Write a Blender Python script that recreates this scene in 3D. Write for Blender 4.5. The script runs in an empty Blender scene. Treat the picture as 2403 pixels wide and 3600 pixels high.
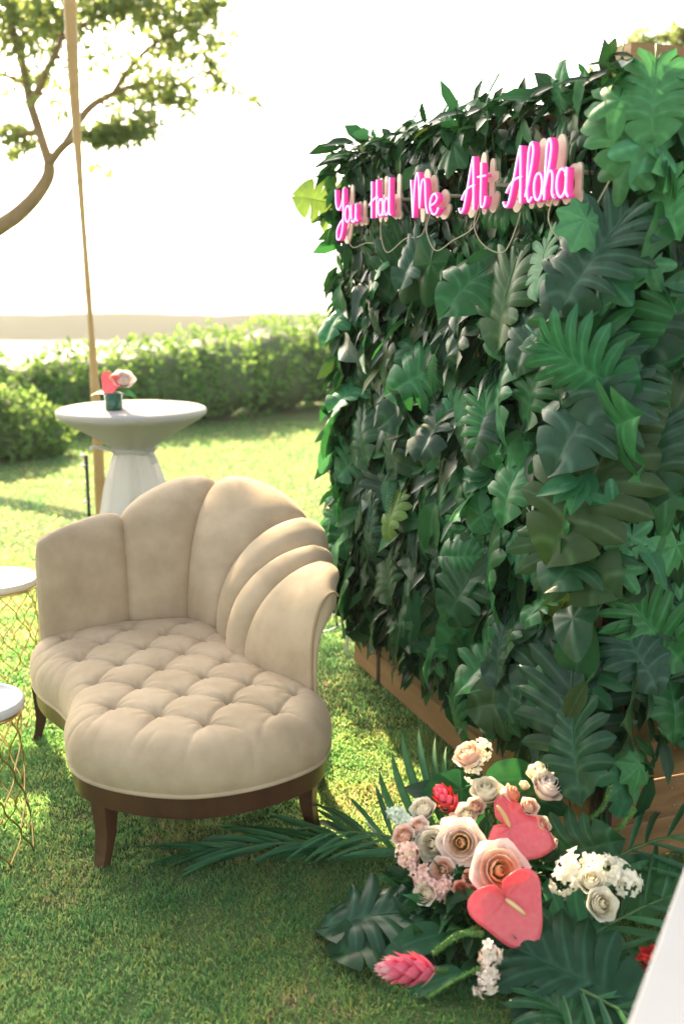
import bpy, math, random
import numpy as np
from mathutils import Vector, Matrix, Euler, noise as mnoise

random.seed(7); rng = np.random.default_rng(7)
sc = bpy.context.scene
R = math.radians
# ------------------------------------------------------------------ camera
cam = bpy.data.cameras.new('camera'); camo = bpy.data.objects.new('camera', cam)
sc.collection.objects.link(camo); sc.camera = camo
camo.location = (0, 0, 1.69); camo.rotation_euler = (R(90 - 12.834), 0, 0)
cam.sensor_fit = 'VERTICAL'; cam.sensor_height = 36; cam.lens = 35.25
cam.clip_start = 0.05; cam.clip_end = 30000
cam.dof.use_dof = True; cam.dof.focus_distance = 3.12; cam.dof.aperture_fstop = 2.0
# ------------------------------------------------------------------ light
SUN = Vector((-0.362, 0.932, 0)).normalized(); ELEV = R(31)
world = bpy.data.worlds.new('World'); sc.world = world; world.use_nodes = True
wn = world.node_tree.nodes; wl = world.node_tree.links
bg = wn['Background']; bg.inputs[1].default_value = 0.125
sky = wn.new('ShaderNodeTexSky'); sky.sky_type = 'NISHITA'; sky.sun_disc = False
sky.sun_elevation = ELEV; sky.sun_rotation = math.atan2(SUN.x, SUN.y)
sky.air_density = 1.0; sky.dust_density = 3.0; sky.ozone_density = 1.0; sky.altitude = 0
hsv = wn.new('ShaderNodeHueSaturation'); hsv.inputs['Saturation'].default_value = .5   # sky colour muted and tinted to warm the light in the shade
tint = wn.new('ShaderNodeMixRGB'); tint.blend_type = 'MULTIPLY'; tint.inputs[0].default_value = 1; tint.inputs[2].default_value = (1.06, 1.0, .90, 1)
wl.new(sky.outputs[0], hsv.inputs['Color']); wl.new(hsv.outputs[0], tint.inputs[1]); wl.new(tint.outputs[0], bg.inputs[0])
sun = bpy.data.lights.new('sun', 'SUN'); sun.energy = 5.0; sun.angle = R(0.53); sun.color = (1.0, 0.79, 0.46)
suno = bpy.data.objects.new('sun', sun); sc.collection.objects.link(suno)
sd = Vector((SUN.x * math.cos(ELEV), SUN.y * math.cos(ELEV), math.sin(ELEV)))
suno.rotation_euler = sd.to_track_quat('Z', 'Y').to_euler(); suno.location = (-6, 12, 9)
vs = sc.view_settings; vs.view_transform = 'Standard'; vs.look = 'None'; vs.gamma = 1; vs.exposure = 2.05
vs.use_curve_mapping = False
sc.render.engine = 'CYCLES'
sc.cycles.max_bounces = 8; sc.cycles.transparent_max_bounces = 12; sc.cycles.use_denoising = True
sc.cycles.volume_bounces = 0; sc.cycles.caustics_reflective = False; sc.cycles.caustics_refractive = False

# ------------------------------------------------------------------ helpers
def link(o): sc.collection.objects.link(o); return o
def mesh(name, V, F, smooth=True, attrs=None, mi=None):
    me = bpy.data.meshes.new(name)
    me.from_pydata([tuple(map(float, v)) for v in V], [], [tuple(map(int, f)) for f in F])
    if attrs:
        for k, a in attrs.items():
            at = me.attributes.new(k, 'FLOAT', 'POINT'); at.data.foreach_set('value', np.asarray(a, np.float32))
    if smooth: me.polygons.foreach_set('use_smooth', [True] * len(me.polygons))
    if mi is not None: me.polygons.foreach_set('material_index', list(map(int, mi)))
    me.update(); return me
def tag(o, label=None, cat=None, group=None, kind=None):
    if label: o['label'] = label
    if cat: o['category'] = cat
    if group: o['group'] = group
    if kind: o['kind'] = kind
    return o
def empty(name, loc, label=None, cat=None, group=None):
    o = link(bpy.data.objects.new(name, None)); o.location = loc; o.empty_display_size = .1
    return tag(o, label, cat, group)
def obj(name, me, m, parent=None, M=None):
    """link a mesh; M is its world matrix; parents are unrotated empties or parts whose matrix is stored"""
    o = bpy.data.objects.new(name, me); link(o)
    M = M if M is not None else Matrix()
    if m is not None:
        ms = m if isinstance(m, (list, tuple)) else [m]
        if len(me.materials) == 0:
            for x in ms: me.materials.append(x)
        elif me.materials[0] != ms[0]:
            o.material_slots[0].link = 'OBJECT'; o.material_slots[0].material = ms[0]
    if parent is not None:
        o.parent = parent
        W = WM[parent.name] if parent.name in WM else Matrix.Translation(parent.location)
        o.matrix_basis = W.inverted() @ M
    else: o.matrix_basis = M
    WM[o.name] = M.copy()
    return o
WM = {}
def grid_faces(nu, nv, off=0, close_u=False):
    F = []
    for i in range(nu if close_u else nu - 1):
        i2 = (i + 1) % nu
        for j in range(nv - 1):
            F.append((off + i * nv + j, off + i2 * nv + j, off + i2 * nv + j + 1, off + i * nv + j + 1))
    return F
def catmull(P, n, closed=False):
    P = np.asarray(P, float); m = len(P); out = []
    segs = m if closed else m - 1
    for i in range(segs):
        if closed: p0, p1, p2, p3 = P[(i - 1) % m], P[i], P[(i + 1) % m], P[(i + 2) % m]
        else: p0, p1, p2, p3 = P[max(i - 1, 0)], P[i], P[i + 1], P[min(i + 2, m - 1)]
        for t in np.arange(n) / n:
            out.append(.5 * (2 * p1 + (p2 - p0) * t + (2 * p0 - 5 * p1 + 4 * p2 - p3) * t * t + (3 * p1 - p0 - 3 * p2 + p3) * t ** 3))
    if not closed: out.append(P[-1])
    return np.array(out)
def sweep(P, r, n=8, closed=False, prof=None, up=None):
    """tube along P; prof = list of (a,b) cross-section offsets, a along the side, b along 'up'"""
    P = [Vector(p) for p in P]; m = len(P)
    r = [r] * m if np.isscalar(r) else list(r)
    if prof is None: prof = [(math.cos(2 * math.pi * k / n), math.sin(2 * math.pi * k / n)) for k in range(n)]
    n = len(prof); V = []; N = None
    for i in range(m):
        a = P[(i - 1) % m] if closed else P[max(i - 1, 0)]; b = P[(i + 1) % m] if closed else P[min(i + 1, m - 1)]
        t = (b - a); t = t.normalized() if t.length > 1e-9 else Vector((0, 0, 1))
        if up is not None: N = Vector(up)
        elif N is None: N = Vector((0, 0, 1)) if abs(t.z) < .9 else Vector((1, 0, 0))
        N = (N - t * N.dot(t)); N = N.normalized() if N.length > 1e-6 else t.orthogonal().normalized()
        S = t.cross(N)
        for pa, pb in prof: V.append(P[i] + S * (pa * r[i]) + N * (pb * r[i]))
    F = []
    for i in range(m if closed else m - 1):
        i2 = (i + 1) % m
        for k in range(n): F.append((i * n + k, i * n + (k + 1) % n, i2 * n + (k + 1) % n, i2 * n + k))
    if not closed:
        F.append(tuple(range(n))[::-1]); F.append(tuple((m - 1) * n + k for k in range(n)))
    return [tuple(v) for v in V], F
def join(parts):
    V, F = [], []
    for v, f in parts:
        o = len(V); V += [tuple(x) for x in v]; F += [tuple(i + o for i in q) for q in f]
    return V, F
def lathe(prof, n=32, c=(0, 0, 0)):
    V = []
    for k in range(n):
        a = 2 * math.pi * k / n
        for r, z in prof: V.append((c[0] + r * math.cos(a), c[1] + r * math.sin(a), c[2] + z))
    return V, grid_faces(n, len(prof), 0, True)
def box(c, s, M=None, bev=.0):
    """box, optionally with chamfered long edges"""
    x, y, z = s[0] / 2, s[1] / 2, s[2] / 2; b = bev
    if b <= 0:
        V = [(-x, -y, -z), (x, -y, -z), (x, y, -z), (-x, y, -z), (-x, -y, z), (x, -y, z), (x, y, z), (-x, y, z)]
        F = [(3, 2, 1, 0), (4, 5, 6, 7), (0, 1, 5, 4), (1, 2, 6, 5), (2, 3, 7, 6), (3, 0, 4, 7)]
    else:
        ring = [(-y + b, -z), (y - b, -z), (y, -z + b), (y, z - b), (y - b, z), (-y + b, z), (-y, z - b), (-y, -z + b)]
        V = [(-x, *p) for p in ring] + [(x, *p) for p in ring]
        F = [tuple(range(8)), tuple(range(15, 7, -1))] + [(k, k + 8, (k + 1) % 8 + 8, (k + 1) % 8) for k in range(8)]
    C = Vector(c)
    return [tuple((M @ Vector(v) if M else Vector(v)) + C) for v in V], F
def basis(loc, ydir, zhint, scale=1.0, flip=1):
    y = Vector(ydir).normalized(); z = Vector(zhint); z = (z - y * z.dot(y))
    z = z.normalized() if z.length > 1e-5 else y.orthogonal().normalized()
    x = y.cross(z); M = Matrix((x, y, z)).transposed().to_4x4()
    return Matrix.Translation(Vector(loc)) @ M @ Matrix.Diagonal((scale * flip, scale, scale, 1))
def poly_sdf(P, poly):
    """signed distance (negative inside), nearest point"""
    A = poly; B = np.roll(poly, -1, 0); out_d = np.empty(len(P)); out_q = np.empty((len(P), 2))
    for s in range(0, len(P), 8000):
        p = P[s:s + 8000, None, :]; ab = (B - A)[None]; ap = p - A[None]
        t = np.clip((ap * ab).sum(2) / (ab * ab).sum(2), 0, 1)
        q = A[None] + ab * t[..., None]; d2 = ((p - q) ** 2).sum(2); k = d2.argmin(1); ii = np.arange(len(k))
        out_q[s:s + 8000] = q[ii, k]; dist = np.sqrt(d2[ii, k])
        y = p[..., 1]; c = ((A[None, :, 1] > y) != (B[None, :, 1] > y))
        xx = (B - A)[None, :, 0] * (y - A[None, :, 1]) / np.where(B[None, :, 1] - A[None, :, 1] == 0, 1e-12, B[None, :, 1] - A[None, :, 1]) + A[None, :, 0]
        ins = (c & (p[..., 0] < xx)).sum(1) % 2 == 1
        out_d[s:s + 8000] = np.where(ins, -dist, dist)
    return out_d, out_q
def gridclip(sdf, x0, x1, y0, y1, h):
    """2-D grid mesh of the region sdf<0 with its rim snapped to sdf=0"""
    xs = np.arange(x0, x1 + h, h); ys = np.arange(y0, y1 + h, h); X, Y = np.meshgrid(xs, ys, indexing='ij')
    P = np.stack([X.ravel(), Y.ravel()], 1); d = sdf(P); ins = (d < 0).reshape(X.shape)
    keep = ins[:-1, :-1] & ins[1:, :-1] & ins[:-1, 1:] & ins[1:, 1:]
    n = len(ys); I, J = np.nonzero(keep); cnt = np.zeros(X.shape, int)
    for a, b in ((0, 0), (1, 0), (1, 1), (0, 1)): np.add.at(cnt, (I + a, J + b), 1)
    F = np.stack([I * n + J, (I + 1) * n + J, (I + 1) * n + J + 1, I * n + J + 1], 1)
    rim = ((cnt > 0) & (cnt < 4)).ravel(); e = 1e-4
    for _ in range(3):
        p = P[rim]; dd = sdf(p); gx = (sdf(p + [e, 0]) - dd) / e; gy = (sdf(p + [0, e]) - dd) / e
        g = np.stack([gx, gy], 1); l = np.maximum((g * g).sum(1, keepdims=True), .2); P[rim] = p - dd[:, None] * g / l
    used = np.unique(F); mp = -np.ones(len(P), int); mp[used] = np.arange(len(used))
    return P[used], mp[F], rim[used]
def smooth(a, b, x):
    t = np.clip((x - a) / (b - a), 0, 1); return t * t * (3 - 2 * t)

# ------------------------------------------------------------------ materials
def mat(name, col, rough=.6, var=0.0, vscale=6.0, bump=0.0, bscale=60.0, sheen=0.0, metal=0.0, spec=.5, rnd=0.0, col2=None, emis=None, estr=0.0, coords='Object', stretch=None, sub=0.0, trans=0.0):
    m = bpy.data.materials.new(name); m.use_nodes = True; nt = m.node_tree; N = nt.nodes; L = nt.links
    p = N['Principled BSDF']; p.inputs['Base Color'].default_value = (*col, 1); p.inputs['Roughness'].default_value = rough
    p.inputs['Metallic'].default_value = metal; p.inputs['Specular IOR Level'].default_value = spec
    if sheen: p.inputs['Sheen Weight'].default_value = sheen; p.inputs['Sheen Roughness'].default_value = .4; p.inputs['Sheen Tint'].default_value = (*[min(1, c * 1.6 + .15) for c in col], 1)
    if sub: p.inputs['Subsurface Weight'].default_value = sub; p.inputs['Subsurface Radius'].default_value = (.012, .006, .004)
    if emis: p.inputs['Emission Color'].default_value = (*emis, 1); p.inputs['Emission Strength'].default_value = estr
    tc = N.new('ShaderNodeTexCoord'); vec = tc.outputs[coords]
    if stretch:
        mp = N.new('ShaderNodeMapping'); mp.inputs['Scale'].default_value = stretch; L.new(vec, mp.inputs[0]); vec = mp.outputs[0]
    src = None
    if var or col2:
        nz = N.new('ShaderNodeTexNoise'); nz.inputs['Scale'].default_value = vscale; nz.inputs['Detail'].default_value = 6; nz.inputs['Roughness'].default_value = .6
        L.new(vec, nz.inputs['Vector'])
        rp = N.new('ShaderNodeValToRGB'); c2 = col2 or tuple(min(1, c * (1 + var)) for c in col)
        c1 = col if col2 else tuple(c * (1 - var) for c in col)
        rp.color_ramp.elements[0].position = .32; rp.color_ramp.elements[1].position = .68
        rp.color_ramp.elements[0].color = (*c1, 1); rp.color_ramp.elements[1].color = (*c2, 1)
        L.new(nz.outputs[0], rp.inputs[0]); src = rp.outputs[0]
    if rnd:
        oi = N.new('ShaderNodeObjectInfo'); hs = N.new('ShaderNodeHueSaturation')
        mr = N.new('ShaderNodeMapRange'); mr.inputs[3].default_value = 1 - rnd; mr.inputs[4].default_value = 1 + rnd
        L.new(oi.outputs['Random'], mr.inputs[0]); L.new(mr.outputs[0], hs.inputs['Value'])
        if src: L.new(src, hs.inputs['Color'])
        else: hs.inputs['Color'].default_value = (*col, 1)
        src = hs.outputs[0]
    if src: L.new(src, p.inputs['Base Color'])
    if bump:
        nb = N.new('ShaderNodeTexNoise'); nb.inputs['Scale'].default_value = bscale; nb.inputs['Detail'].default_value = 5; L.new(vec, nb.inputs['Vector'])
        bp = N.new('ShaderNodeBump'); bp.inputs['Strength'].default_value = bump; bp.inputs['Distance'].default_value = .01
        L.new(nb.outputs[0], bp.inputs['Height']); L.new(bp.outputs[0], p.inputs['Normal'])
    if trans:
        t = N.new('ShaderNodeBsdfTranslucent'); mx = N.new('ShaderNodeMixShader'); mx.inputs[0].default_value = trans
        if src: L.new(src, t.inputs[0])
        else: t.inputs[0].default_value = (*col, 1)
        L.new(p.outputs[0], mx.inputs[1]); L.new(t.outputs[0], mx.inputs[2]); L.new(mx.outputs[0], N['Material Output'].inputs[0])
    return m
def leafmat(name, col, rough=.42, trans=.25, tcol=None, rnd=.25, vein=1.65, spec=.5, attr='vein', under=1.3, hue=.02, nscale=9.0):
    m = bpy.data.materials.new(name); m.use_nodes = True; nt = m.node_tree; N = nt.nodes; L = nt.links
    p = N['Principled BSDF']; out = N['Material Output']
    p.inputs['Roughness'].default_value = rough; p.inputs['Specular IOR Level'].default_value = spec
    at = N.new('ShaderNodeAttribute'); at.attribute_name = attr
    rp = N.new('ShaderNodeValToRGB'); rp.color_ramp.elements[0].position = .0; rp.color_ramp.elements[1].position = .11
    rp.color_ramp.elements[0].color = (*[min(1, c * vein + .01) for c in col], 1); rp.color_ramp.elements[1].color = (*col, 1)
    e = rp.color_ramp.elements.new(1.0); e.color = (col[0] * 1.12, col[1] * 1.1, col[2], 1)
    L.new(at.outputs['Fac'], rp.inputs[0])
    tc = N.new('ShaderNodeTexCoord'); nz = N.new('ShaderNodeTexNoise'); nz.inputs['Scale'].default_value = nscale; nz.inputs['Detail'].default_value = 4
    L.new(tc.outputs['Object'], nz.inputs['Vector'])
    oi = N.new('ShaderNodeObjectInfo'); mr = N.new('ShaderNodeMapRange'); mr.inputs[3].default_value = 1 - rnd; mr.inputs[4].default_value = 1 + rnd
    L.new(oi.outputs['Random'], mr.inputs[0])
    m2 = N.new('ShaderNodeMapRange'); m2.inputs[1].default_value = .3; m2.inputs[2].default_value = .7; m2.inputs[3].default_value = .8; m2.inputs[4].default_value = 1.2
    L.new(nz.outputs[0], m2.inputs[0])
    mu = N.new('ShaderNodeMath'); mu.operation = 'MULTIPLY'; L.new(mr.outputs[0], mu.inputs[0]); L.new(m2.outputs[0], mu.inputs[1])
    ge = N.new('ShaderNodeNewGeometry'); bk = N.new('ShaderNodeMapRange'); bk.inputs[3].default_value = 1; bk.inputs[4].default_value = under
    L.new(ge.outputs['Backfacing'], bk.inputs[0])
    m3 = N.new('ShaderNodeMath'); m3.operation = 'MULTIPLY'; L.new(mu.outputs[0], m3.inputs[0]); L.new(bk.outputs[0], m3.inputs[1])
    hs = N.new('ShaderNodeHueSaturation'); L.new(rp.outputs[0], hs.inputs['Color']); L.new(m3.outputs[0], hs.inputs['Value'])
    hr = N.new('ShaderNodeMapRange'); hr.inputs[3].default_value = .5 - hue; hr.inputs[4].default_value = .5 + hue
    mm = N.new('ShaderNodeMath'); mm.operation = 'FRACT'; m4 = N.new('ShaderNodeMath'); m4.operation = 'MULTIPLY'; m4.inputs[1].default_value = 7.31
    L.new(oi.outputs['Random'], m4.inputs[0]); L.new(m4.outputs[0], mm.inputs[0]); L.new(mm.outputs[0], hr.inputs[0]); L.new(hr.outputs[0], hs.inputs['Hue'])
    L.new(hs.outputs[0], p.inputs['Base Color'])
    if trans:
        t = N.new('ShaderNodeBsdfTranslucent'); t.inputs[0].default_value = (*(tcol or (col[0] * 2.8, col[1] * 2.6, col[2] * 1.5)), 1)
        mx = N.new('ShaderNodeMixShader'); mx.inputs[0].default_value = trans
        L.new(p.outputs[0], mx.inputs[1]); L.new(t.outputs[0], mx.inputs[2]); L.new(mx.outputs[0], out.inputs[0])
    return m

velvet = mat('beige_velvet', (.375, .29, .19), .8, vscale=6.0, sheen=.5, col2=(.51, .405, .278), bump=.06, bscale=350, spec=.2)
velvet2 = mat('beige_velvet_trim', (.36, .26, .155), .8, sheen=.4, bump=.06, bscale=350, spec=.2)
mahog = mat('mahogany', (.055, .022, .012), .34, vscale=9, col2=(.10, .045, .022), bump=.05, bscale=50, stretch=(1, 1, .25))
cedar = mat('cedar_plank', (.25, .125, .05), .6, vscale=2.5, col2=(.36, .20, .085), bump=.25, bscale=14, stretch=(1, 1, 9), rnd=.22)
postdark = mat('dark_post', (.035, .022, .014), .7, var=.4)
nailm = mat('nail_head', (.5, .38, .2), .35, metal=.9)
white_p = mat('white_paint', (.60, .59, .57), .42, var=.02, vscale=3)
cloth = mat('white_spandex', (.74, .73, .73), .75, sheen=.2, var=.02, vscale=4, bump=.05, bscale=40, trans=.55)
gold = mat('gold_wire', (.75, .52, .20), .25, metal=1.0)
bamboo = mat('bamboo', (.42, .26, .10), .5, vscale=5, col2=(.52, .34, .15), stretch=(1, 1, .3))
black = mat('black_rubber', (.02, .02, .02), .5)
bark = mat('bark', (.22, .14, .075), .85, vscale=5, col2=(.33, .22, .12), bump=.5, bscale=25)
L_dark = leafmat('leaf_dark_green', (.013, .054, .023), .26, .14, spec=.2)
L_grey = leafmat('leaf_grey_green', (.014, .044, .025), .26, .10, hue=.01, spec=.18)
L_mid = leafmat('leaf_mid_green', (.022, .108, .042), .28, .24, spec=.2)
L_light = leafmat('leaf_fresh_green', (.055, .205, .085), .5, .25, (.11, .38, .13), vein=1.35, spec=.3)
L_olive = leafmat('leaf_olive', (.024, .058, .019), .34, .2, spec=.2)
L_lime = leafmat('leaf_lime_green', (.12, .20, .03), .45, .35, (.22, .34, .05), vein=1.3)
L_palm = leafmat('palm_leaf', (.028, .11, .042), .45, .25, spec=.35)
L_tree = leafmat('tree_leaf', (.11, .17, .06), .5, .55, (.38, .46, .13), rnd=0)
L_hedge = leafmat('hedge_leaf', (.12, .24, .075), .6, .45, (.36, .52, .13), rnd=.12, spec=.15)
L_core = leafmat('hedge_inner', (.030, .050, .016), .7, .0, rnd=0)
stemg = mat('green_stem', (.06, .14, .035), .5)

# ------------------------------------------------------------------ lawn, terrain, sea, headland
def vnoise(x, y, s=1.0, seed=0.0): return mnoise.noise(Vector((x * s, y * s, seed)))
def lawn_z(x, y):
    z = .012 * vnoise(x, y, 1.1, 3.0)
    if y > 15.5: z -= (y - 15.5) ** 1.25 * .35
    if x < -14: z -= (-14 - x) ** 1.1 * .3
    return max(z, -12.3)
xs = np.concatenate([np.linspace(-700, -30, 12), np.linspace(-25, -6, 14), np.linspace(-5, 5, 41), np.linspace(6, 25, 14), np.linspace(30, 700, 12)])
ys = np.concatenate([[-18, -8, -3], np.linspace(-1, 8, 46), np.linspace(8.5, 20, 24), np.linspace(22, 75, 20)])
V = [(x, y, lawn_z(x, y)) for x in xs for y in ys]; F = grid_faces(len(xs), len(ys))
lm = bpy.data.materials.new('lawn_turf'); lm.use_nodes = True
nt = lm.node_tree; N = nt.nodes; Lk = nt.links; p = N['Principled BSDF']; p.inputs['Roughness'].default_value = .9; p.inputs['Specular IOR Level'].default_value = .15
geo = N.new('ShaderNodeNewGeometry'); n1 = N.new('ShaderNodeTexNoise'); n1.inputs['Scale'].default_value = 26; n1.inputs['Detail'].default_value = 8; n1.inputs['Roughness'].default_value = .7
n2 = N.new('ShaderNodeTexNoise'); n2.inputs['Scale'].default_value = 1.7; n2.inputs['Detail'].default_value = 4
r1 = N.new('ShaderNodeValToRGB'); r1.color_ramp.elements[0].position = .35; r1.color_ramp.elements[1].position = .7
r1.color_ramp.elements[0].color = (.05, .13, .055, 1); r1.color_ramp.elements[1].color = (.165, .20, .072, 1)
r2 = N.new('ShaderNodeValToRGB'); r2.color_ramp.elements[0].position = .4; r2.color_ramp.elements[1].position = .75
r2.color_ramp.elements[0].color = (.12, .18, .065, 1); r2.color_ramp.elements[1].color = (.23, .21, .082, 1)
mx = N.new('ShaderNodeMixRGB'); mx.inputs[0].default_value = .5
Lk.new(geo.outputs['Position'], n1.inputs['Vector']); Lk.new(geo.outputs['Position'], n2.inputs['Vector'])
Lk.new(n1.outputs[0], r1.inputs[0]); Lk.new(n2.outputs[0], r2.inputs[0]); Lk.new(r1.outputs[0], mx.inputs[1]); Lk.new(r2.outputs[0], mx.inputs[2])
Lk.new(mx.outputs[0], p.inputs['Base Color'])
bp = N.new('ShaderNodeBump'); bp.inputs['Strength'].default_value = .8; bp.inputs['Distance'].default_value = .03; Lk.new(n1.outputs[0], bp.inputs['Height']); Lk.new(bp.outputs[0], p.inputs['Normal'])
tag(obj('lawn', mesh('lawn', V, F), lm), kind='structure')
sea_m = mat('sea_water', (.10, .16, .19), .18, bump=.3, bscale=.2, spec=.5)
V, F = [(-3200, 22, -11), (3200, 22, -11), (3200, 3300, -11), (-3200, 3300, -11)], [(0, 1, 2, 3)]
tag(obj('sea', mesh('sea', V, F), sea_m), kind='structure')
hillm = mat('headland_scrub', (.045, .050, .028), .9, vscale=.08, col2=(.05, .052, .03), bump=.4, bscale=.2, spec=0)
xs = np.linspace(-130, 45, 60); V = []
for x in xs:
    h = 5.0 + .75 * vnoise(x, 0, .04, 5) + .35 * vnoise(x, 0, .16, 9) - max(0, (x + 12)) * .055
    for k, (dy, f) in enumerate([(0, -.15), (8, .35), (20, .75), (38, 1), (60, .9), (95, -.1)]):
        V.append((x, 228 + dy + 6 * vnoise(x, k, .03, 1), -11 + max(h, .5) * f))
tag(obj('headland', mesh('headland', V, grid_faces(len(xs), 6)), hillm), kind='structure')

# grass blades: one mass nobody could count
def blades(n, xr, yr, hmin, hmax, w, thick):
    pts = []
    x = rng.uniform(xr[0], xr[1], n); y = rng.uniform(yr[0] ** .0 * yr[0], yr[1], n)
    keep = np.abs(x) < y * .40 + .35; x, y = x[keep], y[keep]; n = len(x)
    cl = np.array([mnoise.noise(Vector((a * 9, b * 9, 0))) * .75 + mnoise.noise(Vector((a * 3, b * 3, 6))) * .35 + mnoise.noise(Vector((a * 23, b * 23, 4))) * .5 for a, b in zip(x, y)])
    z0 = np.array([lawn_z(a, b) for a, b in zip(x, y)]) - .003
    h = rng.uniform(hmin, hmax, n) * (1 + .7 * np.clip(cl, -.75, .9)); az = rng.uniform(0, 2 * np.pi, n); lean = rng.uniform(.1, 1.0, n) * h
    fa = rng.uniform(0, 2 * np.pi, n)
    dx, dy = np.cos(az) * lean, np.sin(az) * lean; wx, wy = np.cos(fa) * w / 2, np.sin(fa) * w / 2
    A = np.stack([x - wx, y - wy, z0], 1); B = np.stack([x + wx, y + wy, z0], 1)
    m = np.stack([x + dx * .38, y + dy * .38, z0 + h * .6], 1); W = np.stack([wx, wy, wx * 0], 1)
    C, D = m - W * .8, m + W * .8; T = np.stack([x + dx, y + dy, z0 + h * .88], 1)
    V = np.stack([A, B, D, C, T], 1).reshape(-1, 3); i = np.arange(n)[:, None] * 5
    return V, np.concatenate([i + [0, 1, 2, 3]], 1), np.concatenate([i + [3, 2, 4]], 1), np.repeat(np.clip(rng.uniform(0, 1, n) * .82 + .02 + .38 * np.array([mnoise.noise(Vector((a * 3.1, b * 3.1, 8))) + .6 * mnoise.noise(Vector((a * 11, b * 11, 2))) for a, b in zip(x, y)]), 0, 1), 5)
def blade_obj(sets):
    Vs, Q, T, A = [], [], [], []; o = 0
    for V, q, t, a in sets: Vs.append(V); Q.append(q + o); T.append(t + o); A.append(a); o += len(V)
    V = np.concatenate(Vs); q = np.concatenate(Q); t = np.concatenate(T); a = np.concatenate(A)
    me = bpy.data.meshes.new('grass'); me.vertices.add(len(V)); me.vertices.foreach_set('co', V.ravel().astype(np.float32))
    me.loops.add(q.size + t.size); me.loops.foreach_set('vertex_index', np.concatenate([q.ravel(), t.ravel()]).astype(np.int32))
    me.polygons.add(len(q) + len(t))
    me.polygons.foreach_set('loop_start', np.concatenate([np.arange(len(q)) * 4, q.size + np.arange(len(t)) * 3]).astype(np.int32))
    me.polygons.foreach_set('use_smooth', [True] * (len(q) + len(t)))
    at = me.attributes.new('vein', 'FLOAT', 'POINT'); at.data.foreach_set('value', a.astype(np.float32)); me.update(calc_edges=True); me.validate()
    return me
gm = bpy.data.materials.new('grass_blade'); gm.use_nodes = True; nt = gm.node_tree; N = nt.nodes; Lk = nt.links
p = N['Principled BSDF']; p.inputs['Roughness'].default_value = .55; p.inputs['Specular IOR Level'].default_value = .35
at = N.new('ShaderNodeAttribute'); at.attribute_name = 'vein'; rp = N.new('ShaderNodeValToRGB'); cr = rp.color_ramp
cr.elements[0].position = 0; cr.elements[0].color = (.046, .165, .090, 1); cr.elements[1].position = .6; cr.elements[1].color = (.112, .245, .105, 1)
for q, c in ((.88, (.19, .28, .09)), (.965, (.34, .30, .16)), (1.0, (.38, .33, .19))): e = cr.elements.new(q); e.color = (*c, 1)
Lk.new(at.outputs['Fac'], rp.inputs[0]); Lk.new(rp.outputs[0], p.inputs['Base Color'])
tr = N.new('ShaderNodeBsdfTranslucent'); hs = N.new('ShaderNodeHueSaturation'); hs.inputs['Value'].default_value = 2.9; hs.inputs['Hue'].default_value = .412; hs.inputs['Saturation'].default_value = 1.06; Lk.new(rp.outputs[0], hs.inputs['Color']); Lk.new(hs.outputs[0], tr.inputs[0])
mx = N.new('ShaderNodeMixShader'); mx.inputs[0].default_value = .62; Lk.new(p.outputs[0], mx.inputs[1]); Lk.new(tr.outputs[0], mx.inputs[2]); Lk.new(mx.outputs[0], N['Material Output'].inputs[0])
gme = blade_obj([blades(190000, (-1.5, 1.6), (1.7, 3.6), .010, .025, .0042, 0), blades(110000, (-2.4, 1.6), (3.4, 6.2), .013, .027, .006, 0), blades(50000, (-5, 3), (6, 12.5), .016, .032, .012, 0)])
tag(obj('grass', gme, gm), 'short mown lawn grass under and around the chaise', 'grass', kind='stuff')

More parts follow.
